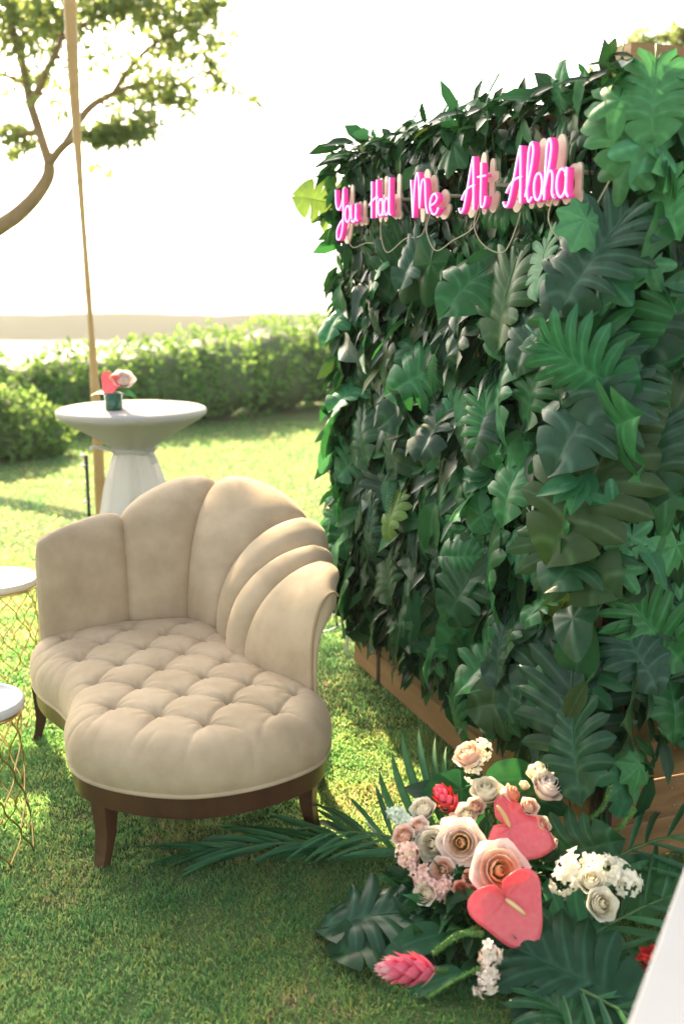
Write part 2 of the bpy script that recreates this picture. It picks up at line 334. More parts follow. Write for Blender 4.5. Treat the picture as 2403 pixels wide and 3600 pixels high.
# ------------------------------------------------------------------ leaf meshes
def fin(V, F, A, name):
    return mesh(name, V, F, True, {'vein': A})
def monstera(seed, w0=.42, gap=.045, droop=.3, nl=7, width=1.0, fold=.014):
    r = random.Random(seed)
    right = catmull([(0, 0), (.13, -.17), (.33, -.15), (.48, .07), (.51, .34), (.43, .62), (.25, .86), (0, 1.03)], 12)
    def E(u): k = u * (len(right) - 1); i = min(int(k), len(right) - 2); return right[i] * (1 - k + i) + right[i + 1] * (k - i)
    V, F, A = [], [], []
    for s in (1, -1):
        cuts = [0] + [.15 + .73 * (k + r.uniform(-.12, .12)) / (nl - 1) for k in range(nl - 1)] + [1.0]
        for k in range(nl):
            a, b = cuts[k], cuts[k + 1]; o = len(V); NW, NC = 9, 5; ph = r.uniform(-.10, .08); w00 = w0 * r.uniform(.75, 1.25)
            for iw in range(NW):
                w = iw / (NW - 1); g = gap * max(0, (w - w00)) / (1 - w00) * 1.6
                tipn = 1 - .62 * max(0, (w - .84) / .16) ** 2
                a2 = a + (g if k > 0 else 0); b2 = b - (g if k < nl - 1 else 0); c = (a2 + b2) / 2; hw = (b2 - a2) / 2 * tipn
                if k == nl - 1: c = (a2 + 1) / 2; hw = (1 - a2) / 2; c = c; 
                for ic in range(NC):
                    f = ic / (NC - 1) * 2 - 1
                    u = c + hw * f if k < nl - 1 else a2 + (1 - a2) * (ic / (NC - 1))
                    um = a + (b - a) * ic / (NC - 1)
                    e = E(min(max(u, 0), 1)); my = max(0, um - .10) * 1.0 / .9 * .97
                    bend = .10 * math.sin(w * math.pi)
                    ww = w * (1 - .05 * f * f * (w > .85))
                    x = e[0] * ww * width; y = my + (e[1] - my) * ww - bend * .3
                    z = -droop * (x * x * 1.6 + max(0, y - .35) ** 2 * .8) + fold * (1 - f * f) * (w > .15) * min(1, w * 2) + ph * w * w + .30 * abs(x) * (1 - abs(x))
                    V.append((s * x, y, z)); A.append(min(abs(f) * .55 * (.3 + w), 1) if iw else 0)
            fs = grid_faces(NW, NC, o)
            F += fs if s < 0 else [q[::-1] for q in fs]
    v, f = sweep([(0, -.30, -.10), (0, -.15, -.03), (0, 0, .004), (0, .4, .004 - droop * .0), (0, .8, -droop * .16)], [.012, .011, .011, .007, .003], 5)
    o = len(V); V += v; F += [tuple(i + o for i in q) for q in f]; A += [0] * len(v)
    return fin(V, F, A, 'leaf')
def simple_leaf(seed, width=.24, droop=.35, peak=.8, fold=.25, wave=.02, n=11, base=0.0):
    r = random.Random(seed); V, F, A = [], [], []; ph = r.uniform(0, 6); tw = r.uniform(-.4, .4)
    for i in range(n):
        t = i / (n - 1); w = width * (math.sin(math.pi * min(1, t ** peak)) ** .85 + base * (1 - t) ** 3) if 0 < t < 1 else 0.004
        for j in range(5):
            f = j / 2 - 1; x = w * f; z = -droop * t * t + fold * abs(x) + wave * math.sin(t * 14 + ph) * abs(f) + tw * x * t
            V.append((x, t * (1 - .12 * droop * t), z)); A.append(abs(f))
    F = grid_faces(n, 5); F = [q[::-1] for q in F]
    v, f = sweep([(0, -.22, -.05), (0, 0, 0)], [.012, .012], 5); o = len(V); V += v; F += [tuple(i + o for i in q) for q in f]; A += [0] * len(v)
    return fin(V, F, A, 'leaf')
def polar_leaf(seed, rad, droop=.35, n=40, fold=.1):
    """lobed leaf: rad(theta) outline about the petiole, theta from -pi..pi, tip at 0"""
    r = random.Random(seed); V, A = [], []; NW = 6; ph = r.uniform(0, 6)
    for i in range(n):
        th = (i / (n - 1) * 2 - 1) * math.pi * .97; R0, lobe = rad(th)
        for j in range(NW):
            w = j / (NW - 1); x, y = math.sin(th) * R0 * w, math.cos(th) * R0 * w
            V.append((x, y, -droop * (w * R0) ** 2 + fold * w * R0 * (abs(lobe) - .5) + .03 * math.sin(3 * th + ph) * w)); A.append(min(1, abs(1 - abs(lobe)) * w * 1.2 + (0 if w else 0)))
    F = grid_faces(n, NW)
    F = [q for q in F]
    return fin(V, F, A, 'leaf')
def ivy_rad(th):
    k = th / (math.pi * .36); l = abs(math.cos(math.pi * k / 1.0 * .5 * 2 / 2)); c = .5 + .5 * math.cos(2 * math.pi * k)
    return (.38 + .32 * c ** .8) * (1 - .25 * abs(th) / math.pi), c
def heart_rad(th):
    a = abs(th) / math.pi; c = .5 + .5 * math.cos(6 * th)
    return (.34 + .66 * (1 - a) ** 3.2 + .22 * math.exp(-((a - .68) / .2) ** 2)) * .9, c
def oak_rad(th):
    k = th / (math.pi * .25); c = .5 + .5 * math.cos(2 * math.pi * k)
    return (.55 + .16 * c) * (1.0 - .1 * abs(th)), c
def frond_leaf(seed, n=15, width=.22, droop=.4):
    V, F, A = [], [], []
    for i in range(n):
        t = .08 + .92 * i / n; w = width * (math.sin(math.pi * t ** .7)) + .02
        for s in (1, -1):
            o = len(V); hw = .40 / n
            pts = [(.004 * s, t - hw, 0), (w * .6 * s, t - hw * .9 + w * .3, .01), (w * s, t + w * .55, -.02), (w * .6 * s, t + hw + w * .3, .0), (.004 * s, t + hw, 0)]
            for x, y, z in pts: V.append((x, y, z - droop * y * y - .5 * x * x)); A.append(.4)
            F.append(tuple(range(o, o + 5)) if s > 0 else tuple(range(o + 4, o - 1, -1)))
    v, f = sweep([(0, t, -droop * t * t) for t in np.linspace(-.15, 1, 9)], np.linspace(.012, .004, 9), 4); o = len(V); V += v; F += [tuple(i + o for i in q) for q in f]; A += [0] * len(v)
    return fin(V, F, A, 'leaf')
def sprig(seed, n=6):
    r = random.Random(seed); V, F, A = [], [], []
    for k in range(n):
        ang = (k - (n - 1) / 2) * .55 + r.uniform(-.1, .1); L = r.uniform(.42, .6); st = (0, .12 * k, 0)
        for i in range(7):
            t = i / 6; w = .16 * math.sin(math.pi * t ** .75) ** .8 if 0 < t < 1 else .003
            for f in (-1, -.5, 0, .5, 1):
                x, y = w * f, t * L; V.append((x * math.cos(ang) + y * math.sin(ang), st[1] * .5 + y * math.cos(ang) - x * math.sin(ang), .25 * abs(x) - .5 * (t * L) ** 2 + .02 * k)); A.append(abs(f))
        F += [q[::-1] for q in grid_faces(7, 5, k * 35)]
    return fin(V, F, A, 'leaf')
MON = [monstera(s, w0=w, gap=g, droop=d) for s, w, g, d in ((1, .45, .013, .30), (2, .52, .011, .55), (3, .38, .015, .2), (4, .48, .012, .75))]
SEL = [monstera(s, w0=.30, gap=.019, droop=d, nl=8, fold=.012) for s, d in ((11, .3), (12, .6), (13, .9))]
SIM = [simple_leaf(s, w, d) for s, w, d in ((21, .20, .3), (22, .26, .5), (23, .15, .4), (24, .22, .8))]
POT = [polar_leaf(s, heart_rad, d) for s, d in ((31, .3), (32, .6))]
IVY = [polar_leaf(s, ivy_rad, d, 61) for s, d in ((41, .3), (42, .6))]
OAK = [polar_leaf(s, oak_rad, d, 61) for s, d in ((45, .4), (46, .7))]
FRO = [frond_leaf(51), frond_leaf(52, 18, .16, .7)]
SPR = [sprig(61), sprig(62, 5)]

# ------------------------------------------------------------------ leaf wall (planter boards + foliage)
WC = Vector((.731, 2.634, 0)); WD = Vector((-.375, .927, 0)).normalized(); WN = Vector((-WD.y, WD.x, 0))
D2 = Vector((.941, .338, 0)).normalized(); N2 = Vector((D2.y, -D2.x, 0))
UP = Vector((0, 0, 1))
def WP(s, o, z): return WC + WD * s + WN * o + UP * z
def WP2(s, o, z): return WC + D2 * s + N2 * o + UP * z
wall = empty('leaf_wall', WC, 'tall wooden backdrop wall covered in dark tropical leaves on the lawn', 'leaf wall')
def plank(P, D, Nn, s0, s1, z, h, th=.028):
    me = mesh('plank', *box((0, 0, 0), (s1 - s0, th, h), bev=.004), smooth=False)
    M = Matrix((D, Nn, UP)).transposed().to_4x4(); M.translation = P((s0 + s1) / 2, -th / 2 + random.uniform(-.002, .002), z)
    M = M @ Matrix.Rotation(random.uniform(-.004, .004), 4, 'Y')
    return obj('plank', me, cedar, wall, M)
NP = 17; PH = .128
for k in range(NP):
    z = .008 + PH * (k + .5)
    plank(WP, WD, WN, 1.545, 1.80, z, PH - .005); plank(WP, WD, WN, .03, 1.515, z, PH - .005)
    plank(WP2, D2, N2, .05, 1.25, z + (.02 if k == NP - 1 else 0), PH - .005)
def post(P, D, Nn, s, o, w, t, z0, z1, m=postdark):
    M = Matrix((D, Nn, UP)).transposed().to_4x4(); M.translation = P(s, o, (z0 + z1) / 2)
    return obj('post', mesh('post', *box((0, 0, 0), (w, t, z1 - z0)), smooth=False), m, wall, M)
post(WP, WD, WN, 1.53, -.02, .026, .05, 0, 2.15); post(WP, WD, WN, .012, -.03, .03, .05, 0, 2.18)
post(WP2, D2, N2, .03, -.005, .035, .04, 0, 2.10); post(WP, WD, WN, .9, -.065, .09, .06, 0, 2.15)
post(WP, WD, WN, 1.70, -.065, .09, .06, 0, 2.15); post(WP2, D2, N2, 1.0, -.065, .09, .06, 0, 2.2)
post(WP2, D2, N2, .09, -.075, .20, .085, .3, 2.27, cedar)
for k in range(3):
    for s in (.17, .27, .37, .6, .9):
        for q in (-.03, .03):
            M = Matrix((D2, UP, N2)).transposed().to_4x4(); M.translation = WP2(s + random.uniform(-.01, .01), .0015, .008 + PH * (k + .5) + q)
            obj('nail', mesh('nail', *lathe([(0.0001, .002), (.003, .0015), (.0035, 0)], 8)), nailm, wall, M)
KIND = dict(MON=MON, SEL=SEL, SIM=SIM, POT=POT, IVY=IVY, OAK=OAK, FRO=FRO, SPR=SPR)
LM = dict(dark=L_dark, grey=L_grey, mid=L_mid, light=L_light, olive=L_olive, lime=L_lime)
BASEMAT = {}
def put_leaf(loc, n, ang, size, kind, m, tilt=.5, parent=None, side=None, name='leaf', roll=0.0):
    """ang: turn of the tip from straight down, in the wall plane; tilt: how far the tip leans out of it"""
    n = Vector(n); h = side if side is not None else UP.cross(n).normalized()
    t = (-UP * math.cos(ang) + h * math.sin(ang)); y = (t * math.cos(tilt) + n * math.sin(tilt))
    z = n * math.cos(tilt) - t * math.sin(tilt); z = (z + h * roll).normalized()
    me = random.choice(KIND[kind]) if isinstance(kind, str) else kind
    off = .42 if kind in ('MON', 'SEL', 'SIM', 'FRO') else .2
    M = basis(Vector(loc) - y * size * off, y, z, size, random.choice((1, -1)))
    return obj(name, me, LM[m] if isinstance(m, str) else m, parent if parent is not None else wall, M)
# a first base user fixes each shared mesh's own slot
SIG = [(0.39, 1.65, 0.3, 'MON', 'olive', 10),(0.23, 1.57, 0.26, 'MON', 'grey', 20),(0.5, 1.3, 0.3, 'SEL', 'grey', 0),(0.0, 1.54, 0.34, 'SEL', 'mid', -40),(-0.1, 1.76, 0.32, 'SEL', 'grey', 30),(-0.03, 1.16, 0.4, 'MON', 'olive', 20),(0.01, 0.98, 0.32, 'MON', 'olive', -60),(0.57, 0.74, 0.3, 'MON', 'dark', 15),(0.21, 1.74, 0.2, 'MON', 'light', -20),(0.01, 1.7, 0.2, 'OAK', 'light', 60),(-0.04, 2.07, 0.24, 'MON', 'light', -10),(0.31, 1.13, 0.26, 'MON', 'mid', 0),(0.35, 0.61, 0.26, 'MON', 'grey', -10),(0.24, 0.53, 0.26, 'MON', 'grey', 10),(-0.12, 0.53, 0.40, 'SEL', 'grey', -10),(0.62, 0.26, 0.2, 'MON', 'mid', -50),(0.33, 0.41, 0.24, 'MON', 'dark', 40),(1.06, 0.44, 0.16, 'SPR', 'light', 0),(0.07, 0.59, 0.17, 'IVY', 'light', 20),(0.59, 0.52, 0.3, 'SIM', 'mid', -5),(1.14, 1.37, 0.28, 'SIM', 'mid', 40),(0.86, 0.85, 0.26, 'SIM', 'mid', 0),(-0.12, 1.37, 0.34, 'MON', 'grey', 30),(-0.14, 1.48, 0.3, 'MON', 'grey', -30),(0.22, 1.42, 0.28, 'SEL', 'mid', 10),(1.0, 1.77, 0.22, 'MON', 'dark', 20),(0.85, 2.10, 0.2, 'OAK', 'mid', 0),(1.26, 2.15, 0.24, 'SIM', 'mid', 30),(0.68, 2.15, 0.26, 'SIM', 'mid', 10),(0.25, 2.17, 0.18, 'SEL', 'mid', -150),(1.13, 0.34, 0.16, 'SIM', 'mid', 0),(0.4, 1.72, 0.22, 'FRO', 'mid', 20),(0.77, 1.64, 0.2, 'FRO', 'light', 30),(0.87, 1.4, 0.18, 'FRO', 'light', 20),(0.04, 0.8, 0.26, 'SIM', 'lime', 60),(1.29, 1.74, 0.2, 'MON', 'mid', 0),(1.36, 1.61, 0.22, 'MON', 'grey', -30),(1.72, 1.62, 0.22, 'SIM', 'mid', -30),(1.15, 0.85, 0.2, 'MON', 'lime', 0)]
SIG2 = [(-0.03, 2.12, 0.24, 'MON', 'light', 0),(-0.04, 1.99, 0.2, 'IVY', 'light', 10),(0.03, 1.88, 0.2, 'MON', 'light', -20),(0.08, 0.78, 0.32, 'SEL', 'mid', -40),(0.12, 0.98, 0.22, 'IVY', 'light', 30),(0.07, 0.36, 0.16, 'OAK', 'light', 15),(0.04, 1.64, 0.32, 'MON', 'grey', 20),(0.04, 1.3, 0.34, 'SEL', 'grey', 0),(0.16, 0.57, 0.26, 'MON', 'mid', 0),(0.09, 1.13, 0.22, 'IVY', 'mid', 0),(0.14, 2.10, 0.3, 'MON', 'mid', 30),(-0.03, 1.72, 0.16, 'IVY', 'light', 40),(0.09, 1.44, 0.26, 'SEL', 'dark', 0),(-0.01, 1.02, 0.16, 'IVY', 'light', 0),(0.15, 0.8, 0.2, 'IVY', 'light', 50),(-0.02, 0.94, 0.14, 'IVY', 'light', -40),(.3, 2.1, .24, 'MON', 'mid', 0),(.3, 1.75, .3, 'SEL', 'mid', 0),(.32, 1.4, .3, 'MON', 'dark', 0),(.3, 1.1, .26, 'MON', 'mid', 0),(.3, .42, .2, 'IVY', 'mid', 0)]
nleaf = 0; NEON = [(1.43, 1.70), (1.14, 1.35), (.76, 1.01), (.46, .67), (.06, .41)]
def near_neon(s, z, mrg=0.05): return 1.87 - mrg < z < 2.09 + mrg * .8 and any(a - mrg < s < b + mrg for a, b in NEON)
for s, z, size, k, m, a in SIG:
    size *= {'OAK': .78, 'IVY': .8, 'SEL': .88, 'MON': .9}.get(k, 1)
    nn = (WN + N2 * (.6 if s < .05 else 0)).normalized()
    put_leaf(WP(max(s, -.03), .07 if z > 2.05 and s < 1.5 else .125, z), nn, R(-a), size, k, m, random.uniform(.15, .55), roll=random.uniform(-.3, .3)); nleaf += 1
def free_leaf(loc, y, z, size, me, m): obj('leaf', me, LM[m], wall, basis(loc, y, z, size))
free_leaf((.03, 4.36, 2.00), (-1, -.05, .22), (-.25, -.9, .25), .24, MON[2], 'lime'); free_leaf((.06, 4.34, .64), (-1, -.1, -.1), (-.2, -.9, .3), .17, MON[0], 'light'); nleaf += 2
for s, z, size, k, m, a in SIG2:
    size *= {'OAK': .72, 'IVY': .75, 'SEL': .8, 'MON': .82}.get(k, 1)
    nn = (N2 + WN * (.7 if s < .06 else 0)).normalized()
    put_leaf(WP2(s, .10, z), nn, R(-a), size, k, m, random.uniform(.15, .5), roll=random.uniform(-.3, .3)); nleaf += 1
pts = []
while nleaf < 300:
    best = None
    for _ in range(12):
        q = random.random()
        if q < .80: c = (0, random.uniform(.0, 1.84), random.uniform(.33, 2.17))
        elif q < .92: c = (1, random.uniform(.0, .75), random.uniform(.36, 2.12))
        else: c = (2, random.uniform(-.06, .02), random.uniform(.3, 2.1))
        if c[0] == 0 and near_neon(c[1], c[2], .0) and random.random() < .5: continue
        if c[0] == 0 and c[2] < .38 - .05 * c[1]: continue
        dmin = min([math.hypot(c[1] - p[1], c[2] - p[2]) + (1 if p[0] != c[0] else 0) for p in pts] or [9])
        if best is None or dmin > best[0]: best = (dmin, c)
    if best is None: continue
    c = best[1]; pts.append(c); f, s, z = c
    k = random.choices(['MON', 'SEL', 'SIM', 'POT', 'OAK', 'IVY', 'SPR', 'FRO'], [28, 20, 30, 6, 4, 4, 6, 4])[0]
    m = random.choices(['dark', 'grey', 'mid', 'light', 'olive', 'lime'], [28, 12, 38, 12, 8, 2])[0]
    if k in ('OAK', 'IVY', 'SPR'): m = random.choice(['light', 'mid'])
    if m == 'light' and k in ('MON', 'SEL'): m = 'mid'
    if k == 'SIM': m = random.choice(['mid', 'mid', 'dark', 'olive', 'grey'])
    size = {'MON': random.uniform(.16, .32), 'SEL': random.uniform(.18, .32), 'SIM': random.uniform(.14, .29), 'POT': random.uniform(.13, .2), 'OAK': random.uniform(.12, .18), 'IVY': random.uniform(.11, .17), 'SPR': random.uniform(.16, .22), 'FRO': random.uniform(.15, .22)}[k]
    o = random.uniform(.05, .14)
    nb_ = f == 0 and near_neon(s, z, .12)
    if f == 2 and 1.74 < z < 2.16: k = random.choice(['OAK', 'IVY']); m = 'light'; size = random.uniform(.11, .14)
    if nb_: o = random.uniform(.015, .05); size = min(size, .2)
    if f == 0:
        nn = (WN + WD * (.9 if s > 1.74 else 0) + UP * (.5 if z > 2.08 else 0)).normalized(); P = WP(s, o, z)
    elif f == 1: nn = N2; P = WP2(s, o, z)
    else: nn = (WN + N2).normalized(); P = WP(s, o + .02, z) + N2 * .03
    ang = random.gauss(0, .85) + (random.uniform(-.8, .8) if z > 2.05 else 0)
    put_leaf(P, nn, ang, size, k, m, random.uniform(-.05, .12) if nb_ else random.uniform(.0, 1.05), roll=random.uniform(-.9, .9) if not nb_ else random.uniform(-.3, .3)); nleaf += 1
# the dense small foliage between the big leaves
def leaf_cloud(name, items, mats, parent, stuff=True, M=None, label=None, cat=None):
    """items: (loc, ydir, zdir, length, width, material index)"""
    V, F, A, MI = [], [], [], []
    for loc, y, z, L, W, mi in items:
        y = Vector(y).normalized(); z = Vector(z); z = (z - y * z.dot(y)); z = z.normalized() if z.length > 1e-4 else y.orthogonal(); x = y.cross(z); loc = Vector(loc); o = len(V)
        for t, w, dz in ((0, .08, 0), (.3, .85, .0), (.65, .8, -.06), (1, .0, -.22)):
            for f in ((-1, 0, 1) if w else (0,)):
                V.append(loc + y * (t * L) + x * (f * w * W / 2) + z * (dz * L + abs(f) * W * .12)); A.append(abs(f))
        F += [(o, o + 1, o + 4, o + 3), (o + 1, o + 2, o + 5, o + 4), (o + 3, o + 4, o + 7, o + 6), (o + 4, o + 5, o + 8, o + 7), (o + 6, o + 7, o + 9), (o + 7, o + 8, o + 9)]; MI += [mi] * 6
    me = mesh(name, V, F, True, {'vein': A}, MI)
    ms = mats if isinstance(mats, (list, tuple)) else [mats]
    o = obj(name, me, ms, parent, M)
    if stuff: o['kind'] = 'stuff'
    return o
items = []
def wall_small(n, face):
    for _ in range(n):
        if face == 0: s = random.uniform(-.02, 1.86); z = random.uniform(.24 + .05 * random.random(), 2.23); P = WP(s, random.uniform(.0, .07), z); nn = WN + WD * (1.0 if s > 1.78 else 0) + UP * (.9 if z > 2.12 else 0)
        elif face == 1: s = random.uniform(.0, 1.2); z = random.uniform(.32, 2.14); P = WP2(s, random.uniform(.0, .08), z); nn = N2
        else: s = 1.82; z = random.uniform(.28, 2.2); P = WP(random.uniform(1.79, 1.90), random.uniform(-.14, .08), z); nn = WD
        if face == 0 and near_neon(s, z, .02): P = WP(s, random.uniform(0, .04), z)
        h = UP.cross(nn).normalized(); a = random.gauss(0, .7) + (random.uniform(-1.2, 1.2) if z > 2.12 else 0); tl = random.uniform(-.1, .9) if not (face == 0 and near_neon(s, z, .08)) else random.uniform(-.1, .3)
        t = -UP * math.cos(a) + h * math.sin(a); y = t * math.cos(tl) + nn * math.sin(tl); zz = nn * math.cos(tl) - t * math.sin(tl) + h * random.uniform(-.8, .8)
        L = random.uniform(.06, .15); mi = random.choices(range(6), [52, 12, 22, 5, 8, 1])[0]
        items.append((P, y, zz, L, L * random.uniform(.25, .5), mi))
wall_small(4200, 0); wall_small(1100, 1); wall_small(500, 2)
for _ in range(420):   # top edge
    s = random.uniform(-.05, 1.86); P = WP(s, random.uniform(-.12, .08), 2.18 + random.uniform(-.03, .03)); a = random.uniform(0, 6.28)
    y = Vector((math.cos(a), math.sin(a), random.uniform(-.6, .55))); items.append((P, y, UP + Vector((0, 0, .01)), random.uniform(.05, .11), random.uniform(.035, .06), random.choices(range(6), [35, 8, 40, 8, 6, 3])[0]))
leaf_cloud('foliage', items, [L_dark, L_grey, L_mid, L_light, L_olive, L_lime], wall)

# ------------------------------------------------------------------ neon words
neon_j = mat('neon_jacket', (.80, .055, .30), .45, emis=(1.0, .05, .35), estr=.12)
neon_f = mat('neon_light', (.78, .25, .85), .4, emis=(.78, .20, .95), estr=.5)
neon_c = mat('neon_core', (.95, .6, .9), .4, emis=(1.0, .55, .95), estr=.6)
acry = mat('cream_backing', (.52, .46, .34), .3, var=.05)
cordm = mat('clear_cord', (.40, .36, .25), .35)
def ell(cx, cy, rx, ry, a0, a1, n=9): return [(cx + rx * math.cos(R(a0 + (a1 - a0) * k / (n - 1))), cy + ry * math.sin(R(a0 + (a1 - a0) * k / (n - 1)))) for k in range(n)]
LET = {
 'Y': (.42, [[(0, 1), (.02, .62), (.10, .42), (.22, .46), (.32, .66), (.36, 1.0)], [(.36, .95), (.36, .4), (.33, -.1), (.22, -.42), (.08, -.45), (.06, -.22), (.2, .0), (.36, .12)]]),
 'o': (.27, [ell(.13, .24, .11, .23, 80, 440, 13)]),
 'u': (.30, [[(.02, .48), (.02, .18), (.08, .0), (.17, .03), (.22, .2), (.22, .48)], [(.22, .48), (.22, .12), (.28, .0)]]),
 'H': (.42, [[(.06, 1), (.06, -.02)], [(.34, 1.02), (.34, -.02)], [(-.06, .36), (.04, .44), (.2, .5), (.36, .56), (.40, .5)]]),
 'a': (.32, [ell(.13, .24, .12, .23, 50, 400, 13), [(.25, .48), (.25, .12), (.31, .0)]]),
 'd': (.34, [ell(.13, .24, .12, .23, 50, 400, 13), [(.27, 1.0), (.27, .12), (.34, .0)]]),
 'M': (.60, [[(0, .9), (.08, .0)], [(.08, .0), (.12, .7), (.17, 1.0), (.23, .98), (.27, .6), (.29, .2)], [(.29, .2), (.33, .7), (.38, .85), (.45, .78), (.48, .3), (.54, .05)]]),
 'e': (.28, [[(.02, .22), (.16, .27), (.22, .38), (.14, .48), (.04, .38), (.02, .18), (.10, .02), (.20, .03), (.27, .14)]]),
 'A': (.46, [[(-.18, .06), (-.12, -.03), (-.02, .04), (.08, .35), (.20, .8), (.27, 1.0)], [(.27, 1.0), (.30, .6), (.33, .0)], [(-.10, .22), (.02, .36), (.18, .44), (.34, .46)]]),
 't': (.30, [[(.10, .85), (.10, .14), (.15, .02), (.22, .06), (.26, .22)], [(-.02, .6), (.24, .6)]]),
 'l': (.22, [[(.0, .1), (.12, .5), (.18, .85), (.13, 1.0), (.06, .9), (.04, .5), (.05, .14), (.11, .0), (.19, .08)]]),
 'h': (.34, [[(.0, .1), (.12, .5), (.17, .85), (.12, 1.0), (.06, .9), (.04, .5), (.04, .0)], [(.04, .2), (.12, .44), (.20, .46), (.24, .34), (.24, .1), (.31, .0)]]),
}
WORDS = [('You', 1.675, .225, 1.92, .13), ('Had', 1.33, .175, 1.925, .125), ('Me', .995, .205, 1.905, .135), ('At', .625, .135, 1.905, .15), ('Aloha', .365, .285, 1.905, .15)]
prev_end = None
for word, s0, wid, zb, hh in WORDS:
    strokes = []; x = 0.0
    for ch in word:
        w, st = LET[ch]
        for q in st: strokes.append([(px + x, py) for px, py in q])
        x += w
    sx = wid / x
    root = empty('neon_sign', WP(s0 - wid / 2, .10, zb), 'pink neon script word "%s" %s on the leaf wall' % (word, {'You': 'at the far end', 'Had': 'half hidden by leaves', 'Me': 'in the middle', 'At': 'beside the largest word', 'Aloha': 'largest and nearest the corner'}[word]), 'neon sign', 'pink neon words along the top of the leaf wall')
    OFF = .130
    def NPt(px, py, o=OFF): return WP(s0 - px * sx, o, zb + py * hh)
    prof = [(-.55, -1.6), (.55, -1.6), (.62, -.6), (.55, .75), (.25, 1.0), (-.25, 1.0), (-.55, .75), (-.62, -.6)]
    jk, fc, co, all2 = [], [], [], []
    for q in strokes:
        c = catmull(q, 5); all2.append(np.stack([-(c[:, 0] * sx), c[:, 1] * hh], 1))
        jk.append(sweep([NPt(a, b) for a, b in c], 0.0072, prof=prof, up=WN))
        fc.append(sweep([NPt(a, b, OFF + .0074) for a, b in c], .0032, n=6, up=WN))
        co.append(sweep([NPt(a, b, OFF + .0100) for a, b in c], .0014, n=5, up=WN))
    t = obj('tube', mesh('tube', *join(jk)), neon_j, root)
    obj('light_strip', mesh('light_strip', *join(fc)), neon_f, t); obj('bright_line', mesh('bright_line', *join(co)), neon_c, t)
    seg = np.concatenate([np.concatenate([c[:-1], c[1:]], 1) for c in all2])
    def sdf(P):
        a = seg[None, :, :2]; b = seg[None, :, 2:]; out = np.empty(len(P))
        for k in range(0, len(P), 4000):
            p = P[k:k + 4000, None]; ab = b - a; tt = np.clip(((p - a) * ab).sum(2) / np.maximum((ab * ab).sum(2), 1e-9), 0, 1)
            out[k:k + 4000] = np.sqrt(((p - a - ab * tt[..., None]) ** 2).sum(2)).min(1) - .0145
        return out
    mn, mxx = seg.reshape(-1, 2).min(0) - .03, seg.reshape(-1, 2).max(0) + .03
    v2, f2, rim = gridclip(sdf, mn[0], mxx[0], mn[1], mxx[1], .006)
    Vf = [WP(s0 + a, .102, zb + b) for a, b in v2]; Vb = [WP(s0 + a, .096, zb + b) for a, b in v2]; nv = len(v2)
    Fs = [tuple(q) for q in f2] + [tuple(i + nv for i in q[::-1]) for q in f2]
    ec = {}
    for q in f2:
        for k in range(4): e = (q[k], q[(k + 1) % 4]); ec[e] = 1
    Fs += [(e[1], e[0], e[0] + nv, e[1] + nv) for e in ec if (e[1], e[0]) not in ec]
    bk = obj('backing', mesh('backing', Vf + Vb, Fs, False), acry, root)
    # stand-off pegs hold the backing to the boards
    for f in (.2, .8): obj('bracket', mesh('bracket', *sweep([WP(s0 - wid * f, -.02, zb + .45 * hh), WP(s0 - wid * f, .097, zb + .45 * hh)], .006, 6)), acry, root)
    cs = s0 - wid * .85
    nx = {'You': 1.30, 'Had': .95, 'Me': .60, 'At': .36, 'Aloha': -.02}[word]
    c = catmull([(cs, .15, zb + .01), (cs + .01, .16, zb - .05), (cs - .02 + random.uniform(-.02, .02), .15, zb - random.uniform(.08, .13)), ((cs + nx) / 2 + random.uniform(-.03, .03), .12, zb - random.uniform(.06, .13)), (nx + .03, .10, zb - random.uniform(.02, .08)), (nx, .09, zb + .03)], 6)
    obj('cord', mesh('cord', *sweep([WP(*p) for p in c], 0.002, 6)), cordm, root)

# ------------------------------------------------------------------ chaise longue
ch = empty('chaise_longue', (-.55, 3.1, 0), 'beige velvet chaise longue with a buttoned seat and shell-shaped channelled back on the lawn', 'chaise longue')
OUT = catmull([(-.42, 2.54), (-.63, 2.575), (-.79, 2.675), (-.865, 2.83), (-.895, 2.99), (-.965, 3.12), (-1.07, 3.25), (-1.14, 3.39), (-1.15, 3.52), (-1.03, 3.62), (-.82, 3.73), (-.62, 3.77), (-.47, 3.70), (-.36, 3.52), (-.26, 3.33), (-.13, 3.16), (-.035, 3.03), (-.015, 2.88), (-.06, 2.73), (-.22, 2.60)], 10, True)
def sdf_seat(P): return poly_sdf(P, OUT)[0]
v2, f2, rim = gridclip(sdf_seat, -1.25, .05, 2.45, 3.85, .0055)
d, q = poly_sdf(v2, OUT); d = np.abs(d); nrm = q - v2; ln = np.linalg.norm(nrm, axis=1, keepdims=True)
# rim points: outward direction from the polygon tangent
Aseg = np.roll(OUT, -1, 0) - OUT; tn = Aseg / np.linalg.norm(Aseg, axis=1, keepdims=True); on = np.stack([-tn[:, 1], tn[:, 0]], 1)
mid = (OUT + np.roll(OUT, -1, 0)) / 2
tst, _ = poly_sdf(mid[:1] + on[:1] * .01, OUT)
if tst[0] < 0: on = -on
idx = ((v2[:, None, :] - mid[None]) ** 2).sum(2).argmin(1)
nrm = np.where(ln > .004, nrm / np.maximum(ln, 1e-9), on[idx])
Wd = .115; k = np.clip(1 - d / Wd, 0, 1); phi = k * R(118)
qin = v2 + nrm * (d - Wd)[:, None] * (d < Wd)[:, None]
RH, RZ = .098, .101
pos = np.zeros((len(v2), 3)); pos[:, :2] = np.where((d < Wd)[:, None], qin + nrm * (RH * np.sin(phi))[:, None], v2)
dome = .014 * smooth(.03, .32, d)
pos[:, 2] = .432 - RZ * (1 - np.cos(phi)) + dome
nor = np.stack([nrm[:, 0] * np.sin(phi), nrm[:, 1] * np.sin(phi), np.cos(phi)], 1)
